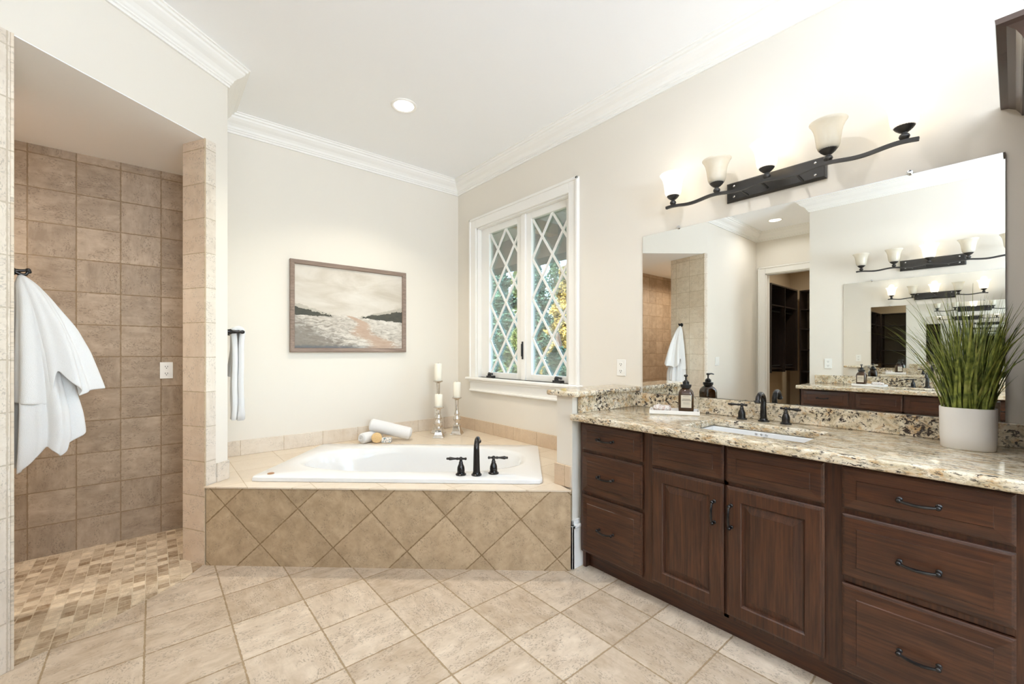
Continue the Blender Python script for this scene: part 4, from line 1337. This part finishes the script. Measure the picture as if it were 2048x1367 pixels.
# ------------------------------------------------------------------ tray sets on the counters
def tray_set(c, ang, opp):
    z = .914
    c = Vector((c[0], c[1], z)); ax = Vector((cos(ang), sin(ang), 0)); ay = Vector((-sin(ang), cos(ang), 0))
    where = 'far vanity, seen in the mirror' if opp else 'near granite counter'
    tag_t = 'white rectangular tray holding a bottle on the ' + where
    b = MB(); hw, hd = .136, .07
    def rct(i, zz): return [c + ax * (s1 * (hw - i)) + ay * (s2 * (hd - i)) + EZ * zz for s1, s2 in ((-1, -1), (1, -1), (1, 1), (-1, 1))]
    b.loft([rct(.004, 0), rct(0, .004), rct(0, .024), rct(.005, .024), rct(.008, .010), rct(.03, .010)])
    tag(mesh('vanity_tray', b, M_CERAMIC, bevel=.0015, loc=tuple(c)), tag_t, 'tray')
    z0 = z + .0105
    # bottle
    p = c + ax * (.065) + ay * .0 + EZ * .0105
    t = thing('soap_bottle', 'amber glass pump soap bottle with paper label on the ' + where, 'soap bottle', tuple(p))
    b = MB()
    def sq(w, zz, pw=5.0, n=40):
        return [p + ax * (w * math.copysign(abs(cos(2 * pi * i / n)) ** (2 / pw), cos(2 * pi * i / n))) + ay * (w * math.copysign(abs(sin(2 * pi * i / n)) ** (2 / pw), sin(2 * pi * i / n))) + EZ * zz for i in range(n)]
    prof = [(.036, 0, 5), (.041, .004, 5), (.042, .02, 5), (.042, .105, 5), (.040, .118, 4), (.034, .130, 3), (.026, .138, 2.2), (.021, .141, 2), (.0205, .150, 2)]
    b.loft([sq(w, zz, pw) for w, zz, pw in prof])
    mesh('bottle', b, M_AMBER, t, smooth=True, angle=60)
    b = MB().lathe([(.024, .140), (.030, .150), (.031, .162), (.018, .164), (.018, .180), (.011, .181), (.011, .186), (.0045, .187), (.0045, .205), (.010, .209), (.0105, .218), (.006, .220)], p, 20)
    b.tube([p + EZ * .214, p + EZ * .216 + ay * (-.025), p + EZ * .212 - ay * .040], [.006, .0045, .0035], 8)
    mesh('pump', b, M_BLACK, t, smooth=True)
    b = MB(); lx = p - ay * .0425
    b.obox(lx + EZ * .067, ax * .028, ay * .0006, EZ * .036)
    lab = mesh('label', b, M_PAPER, t, bevel=.0004)
    b = MB()
    rnd = random.Random(3)
    for zz, w, hh in ((.096, .017, .0013), (.080, .019, .0024), (.073, .023, .0026), (.059, .017, .0016), (.052, .015, .0009)):
        x = -w
        while x < w:
            L = rnd.uniform(.0014, .003)
            b.obox(lx - ay * .0008 + ax * (x + L / 2) + EZ * zz, ax * (L / 2), ay * .0002, EZ * hh); x += L + .0011
    mesh('lettering', b, M_INK, lab)
    # folded cloth
    p2 = c - ax * .068 + EZ * .0105
    b = MB(); rings = []
    n = 28
    for k in range(13):
        s_ = -1 + 2 * k / 12
        e = (1 - abs(s_) ** 6) ** .5 if abs(s_) < 1 else .0
        r1 = .040 * (.25 + .75 * e) * (1 + .06 * sin(k * 2.1)); r2 = .019 * (.3 + .7 * e) * (1 + .12 * sin(k * 1.7 + 1))
        rings.append([p2 + ax * (s_ * .052) + ay * (r1 * cos(2 * pi * i / n)) + EZ * (max(.0005, .019 + r2 * (sin(2 * pi * i / n) + .16 * sin(6 * pi * i / n + k * .9)))) for i in range(n)])
    b.loft(rings)
    tag(mesh('wrapped_soap_bundle', b, M_PRINT, smooth='all', loc=tuple(p2)), 'blush printed wrapped bundle on the tray of the ' + where, 'cloth bundle')


tray_set((2.352, 1.300), math.atan2(1.118 - 1.355, 2.364 - 2.232), False)
tray_set((-0.72, 0.99), -pi / 2 + .05 + pi, True)

# ------------------------------------------------------------------ potted grass
pot_c = Vector((2.345, .115, .914))
plant = thing('potted_grass', 'green artificial grass plant in an oval white pot on the granite counter', 'potted plant', tuple(pot_c))
b = MB()
PA, PB = .062, .0765
pr = [(.90, 0), (.95, .003), (.985, .05), (1.0, .150), (.995, .155), (.95, .155), (.935, .150), (.92, .11), (.3, .108)]
n = 48
def el(k, zz, ex=2.4):
    out = []
    for i in range(n):
        t = 2 * pi * i / n
        out.append(pot_c + Vector((PA * k * math.copysign(abs(cos(t)) ** (2 / ex), cos(t)), PB * k * math.copysign(abs(sin(t)) ** (2 / ex), sin(t)), zz)))
    return out
b.loft([el(k, zz) for k, zz in pr])
mesh('pot', b, M_CERAMIC, plant, smooth=True, angle=50)
rnd = random.Random(11)
b = MB()
for k in range(230):
    t = rnd.random() * 2 * pi; q = sqrt(rnd.random()) * .82
    bx, by = PA * q * cos(t), PB * q * sin(t)
    p = pot_c + Vector((bx, by, .105))
    thin = rnd.random() < .4
    L = rnd.uniform(.26, .47) if not thin else rnd.uniform(.36, .52)
    if rnd.random() < .12: L = rnd.uniform(.10, .2)
    lean = abs(rnd.gauss(0, .26)) + q * .18
    lean = min(lean, .62)
    a = t + rnd.gauss(0, .55)
    d = Vector((cos(a), sin(a), 0))
    # keep clear of the mirror and the wall
    reach = L * sin(lean) * 1.25 + bx
    if d.x > 0 and pot_c.x + bx + d.x * L * sin(lean) * 1.3 > XR - .012:
        lean = max(.02, math.asin(max(.01, min(.9, (XR - .02 - pot_c.x - bx) / (d.x * L * 1.35)))))
    w0 = rnd.uniform(.0026, .0052) if not thin else rnd.uniform(.0010, .0016)
    side = Vector((-d.y, d.x, 0)); tw = rnd.uniform(-.9, .9)
    side = (side * cos(tw) + d * sin(tw))
    rings = []
    S = 8
    curl = rnd.uniform(.0, .35) if rnd.random() < .8 else rnd.uniform(.4, 1.0)
    if d.x > .3: curl *= .3
    pp = Vector(p); ang = lean * .35
    for s_ in range(S + 1):
        f = s_ / S
        w = w0 * (1 - f ** 2.2) + .0003
        nrm = side.cross(d * sin(ang) + EZ * cos(ang)).normalized()
        rings.append([pp - side * w, pp + nrm * (w * .45), pp + side * w])
        ang = lean * (.35 + .9 * f) + curl * f * f
        pp = pp + (d * sin(ang) + EZ * cos(ang)) * (L / S)
        if pp.x > XR - .012: pp.x = XR - .012
    b.loft(rings, closed=False)
mesh('grass_blades', b, M_GRASS, plant, recalc=False, smooth='all')

# ------------------------------------------------------------------ towel bar on the stub wall
xw = P_CORNER[0]
tbar = thing('towel_bar', 'dark bronze towel bar on the side of the tiled pillar', 'towel bar', (xw, 3.58, 1.41))
for yy in (3.36, 3.82):
    b = MB().lathe([(.024, 0), (.024, .006), (.017, .010), (.016, .02), (.019, .03), (.013, .04), (.010, .065), (.012, .078), (.009, .084), (.011, .09), (.013, .098), (.010, .107), (.003, .111)], (xw, yy, 1.411), 18, axis=(1, 0, 0))
    mesh('post', b, M_BRONZE, tbar, smooth=True)
mesh('rail', MB().tube([(xw + .078, 3.36, 1.411), (xw + .078, 3.82, 1.411)], .0085, 12), M_BRONZE, tbar, smooth=True)


def draped(name, label, y0, y1, zo, zi, th, bandz=None, flare=.012):
    xc = xw + .078; zt = 1.411
    r0 = .0088
    outer = []; inner_ = []
    # centre line: inner hem -> over the bar -> outer hem
    K = 16
    line = []
    for k in range(K):
        f = k / (K - 1); line.append((xc - th / 2 - .001 - (r0 - .001) * max(0, 1 - (zt - zi) * (1 - f) / .10) - flare * (1 - f) ** 1.5, zi + (zt - zi) * f))
    for k in range(1, 10):
        a = pi - pi * k / 10; line.append((xc + (r0 + th / 2) * cos(a), zt + (r0 + th / 2) * sin(a)))
    for k in range(K):
        f = 1 - k / (K - 1); line.append((xc + th / 2 + .001 + (r0 - .001) * max(0, 1 - (zt - zo) * (1 - f) / .10) + flare * (1 - f) ** 1.5, zo + (zt - zo) * f))
    NY = 14; b = MB(); rings = []
    for j in range(NY + 1):
        y = y0 + (y1 - y0) * j / NY
        rngs = []
        sides = ([], [])
        for k, (x, z) in enumerate(line):
            k0, k1 = max(0, k - 1), min(len(line) - 1, k + 1)
            tx, tz = line[k1][0] - line[k0][0], line[k1][1] - line[k0][1]
            l = sqrt(tx * tx + tz * tz) or 1; nx, nz = -tz / l, tx / l
            drop = max(0, (zt - z)) / .6
            band = 1.0
            if bandz and zt - z > bandz: band = 1.18 if (int((zt - z) / .018) % 2) else .9
            w = .006 * drop * sin(y * 55 + (0 if x > xc else 1.7)) + .003 * drop * sin(z * 23 + y * 20)
            e = (1 - abs(2 * j / NY - 1) ** 8 * .35)
            h = th / 2 * band * e
            sides[0].append(Vector((x + nx * h + w, y, z + nz * h))); sides[1].append(Vector((x - nx * h + w, y, z - nz * h)))
        rings.append(sides[0] + sides[1][::-1])
    b.loft(rings)
    t = mesh(name, b, M_TOWEL, smooth='all', loc=(xc, (y0 + y1) / 2, min(zi, zo)))
    return tag(t, label, 'towel')


draped('bath_towel', 'long white towel hanging over the towel bar beside the tub', 3.385, 3.47, .812, .818, .034, .50, .004)
draped('hand_towel', 'shorter white hand towel on the bar behind the long towel', 3.49, 3.62, 1.10, 1.105, .016, None, .028)

# ------------------------------------------------------------------ towel hook and hanging towel by the shower
jt = Vector((-0.1796, 0.9837, 0)); jnn = Vector((0.9837, 0.1796, 0))
hk0 = Vector((-0.440, 2.605, 0)) + jt * .35 + jnn * .009
hk = Vector((hk0.x, hk0.y, 1.645))
hook = thing('towel_hook', 'dark bronze robe hook on the tiled shower pillar', 'hook', tuple(hk))
b = MB().lathe([(.026, 0), (.026, .006), (.018, .010), (.014, .014)], hk, 18, axis=tuple(jnn))
b.tube([hk + jnn * .01, hk + jnn * .03 - EZ * .012, hk + jnn * .045 - EZ * .01, hk + jnn * .055 + EZ * .008], [.009, .008, .007, .006], 10)
b.tube([hk + jnn * .01 + EZ * .004, hk + jnn * .03 + EZ * .006, hk + jnn * .048 + EZ * .010], [.009, .007, .006], 10)
b.ball(hk + jnn * .052 + EZ * .011, .010); b.ball(hk + jnn * .056 + EZ * .004, .008)
mesh('hook', b, M_BRONZE, hook, smooth=True)


def hang_loft(b, hem, wn, wt, ztop, folds, amp, ph, NR=26, NP=72):
    """Closed draped loft hung from one point; hem(phi) gives the height of the lower edge."""
    rings = []
    for k in range(NR + 1):
        s = k / NR
        ringp = []
        for i in range(NP):
            f = 2 * pi * i / NP
            z = ztop + (hem(f) - ztop) * s
            dz = (ztop - z)
            wn_, wt_ = wn(dz), wt(dz)
            r = 1 + amp * min(1, dz / .25) * (sin(folds * f + ph + dz * 2.0) + .5 * sin((folds * 2 + 1) * f + dz * 3 - ph)) * .6
            e = 1.0 if k > 1 else (.35 if k == 0 else .8)
            n_ = wn_ * .5 + .012 + (wn_ * .5) * cos(f) * r * e
            t_ = (wt_ * .5) * sin(f) * r * e
            n_ = max(.010, n_)
            ringp.append(hk0 + jnn * n_ + jt * t_ + EZ * (z - 0) )
        rings.append(ringp)
    b.loft(rings, True, True, False)


def lerp(x, tab):
    for (a, va), (c, vc) in zip(tab, tab[1:]):
        if x <= c: return va + (vc - va) * max(0, (x - a)) / (c - a)
    return tab[-1][1]


b = MB()
wn_out = lambda d: lerp(d, [(0, .035), (.03, .06), (.10, .105), (.22, .165), (.36, .215), (.55, .262), (.9, .29)])
wt_out = lambda d: lerp(d, [(0, .04), (.1, .09), (.4, .17), (.6, .22), (.9, .25)])


def hem_out(f):
    # far flap low on the outer side, short flap against the pillar
    c = cos(f)
    return lerp(c, [(-1, 1.05), (-.3, 1.03), (.1, 1.20), (.35, 1.12), (.7, 1.06), (1, 1.09)])


wn_in = lambda d: lerp(d, [(0, .03), (.2, .10), (.45, .17), (.62, .205), (.72, .215), (.80, .20), (.9, .15)])
wt_in = lambda d: lerp(d, [(0, .03), (.3, .10), (.6, .19), (.8, .17), (.92, .10)])


def hem_in(f):
    c = cos(f); s = sin(f)
    return lerp(c, [(-1, .74), (-.75, .735), (-.45, .80), (-.1, .86), (.4, .80), (.75, .835), (1, .90)]) + .02 * s


hang_loft(b, hem_out, wn_out, wt_out, 1.632, 5, .38, .4)
hang_loft(b, hem_in, wn_in, wt_in, 1.60, 6, .34, 1.4)
tag(mesh('hanging_towel', b, M_TOWEL, smooth='all', solid=.006, loc=(hk.x, hk.y, .75), subsurf=1), 'white bath towel hanging in folds from the hook at the shower entrance', 'towel')

# ------------------------------------------------------------------ tall cabinet beside the mirror: only its crown reaches the view
tc = thing('linen_tower', 'dark walnut tall cabinet on the counter with a stepped crown moulding', 'cabinet', (2.2, -.4, .914))
YT = -.062
b = MB().box((1.96, -.75, .9155), (XR - .001, YT, 2.20)); mesh('case', b, M_WOOD_Z, tc, bevel=.002)
for y0, y1 in ((-.74, -.41), (-.40, -.072)):
    b = MB(); panel_front(b, 1.9595, y0, y1, .93, 2.15, DOOR); mesh('door', b, M_WOOD_Z, tc)
CP = [(0.0, 0), (.012, 0), (.013, .010), (.017, .022), (.026, .031), (.038, .035), (.038, .041), (.045, .043), (.049, .054), (.060, .072), (.078, .083), (.098, .087), (.100, .102), (0, .102)]
def crown_wrap(b, z0):
    rr_ = []
    for p, z in CP:
        rr_.append([(XR - .001, YT + p, z0 + z), (1.96 - p, YT + p, z0 + z), (1.96 - p, -.75 - p, z0 + z), (XR - .001, -.75 - p, z0 + z)])
    for k in range(len(rr_) - 1):
        for i in range(3):
            b.quad(rr_[k][i], rr_[k][i + 1], rr_[k + 1][i + 1], rr_[k + 1][i])
    b.add([(XR - .001, YT + p, z0 + z) for p, z in CP], [tuple(range(len(CP)))])
b = MB(); crown_wrap(b, 2.134)
mesh('crown', b, M_CROWNWOOD, tc, recalc=True)
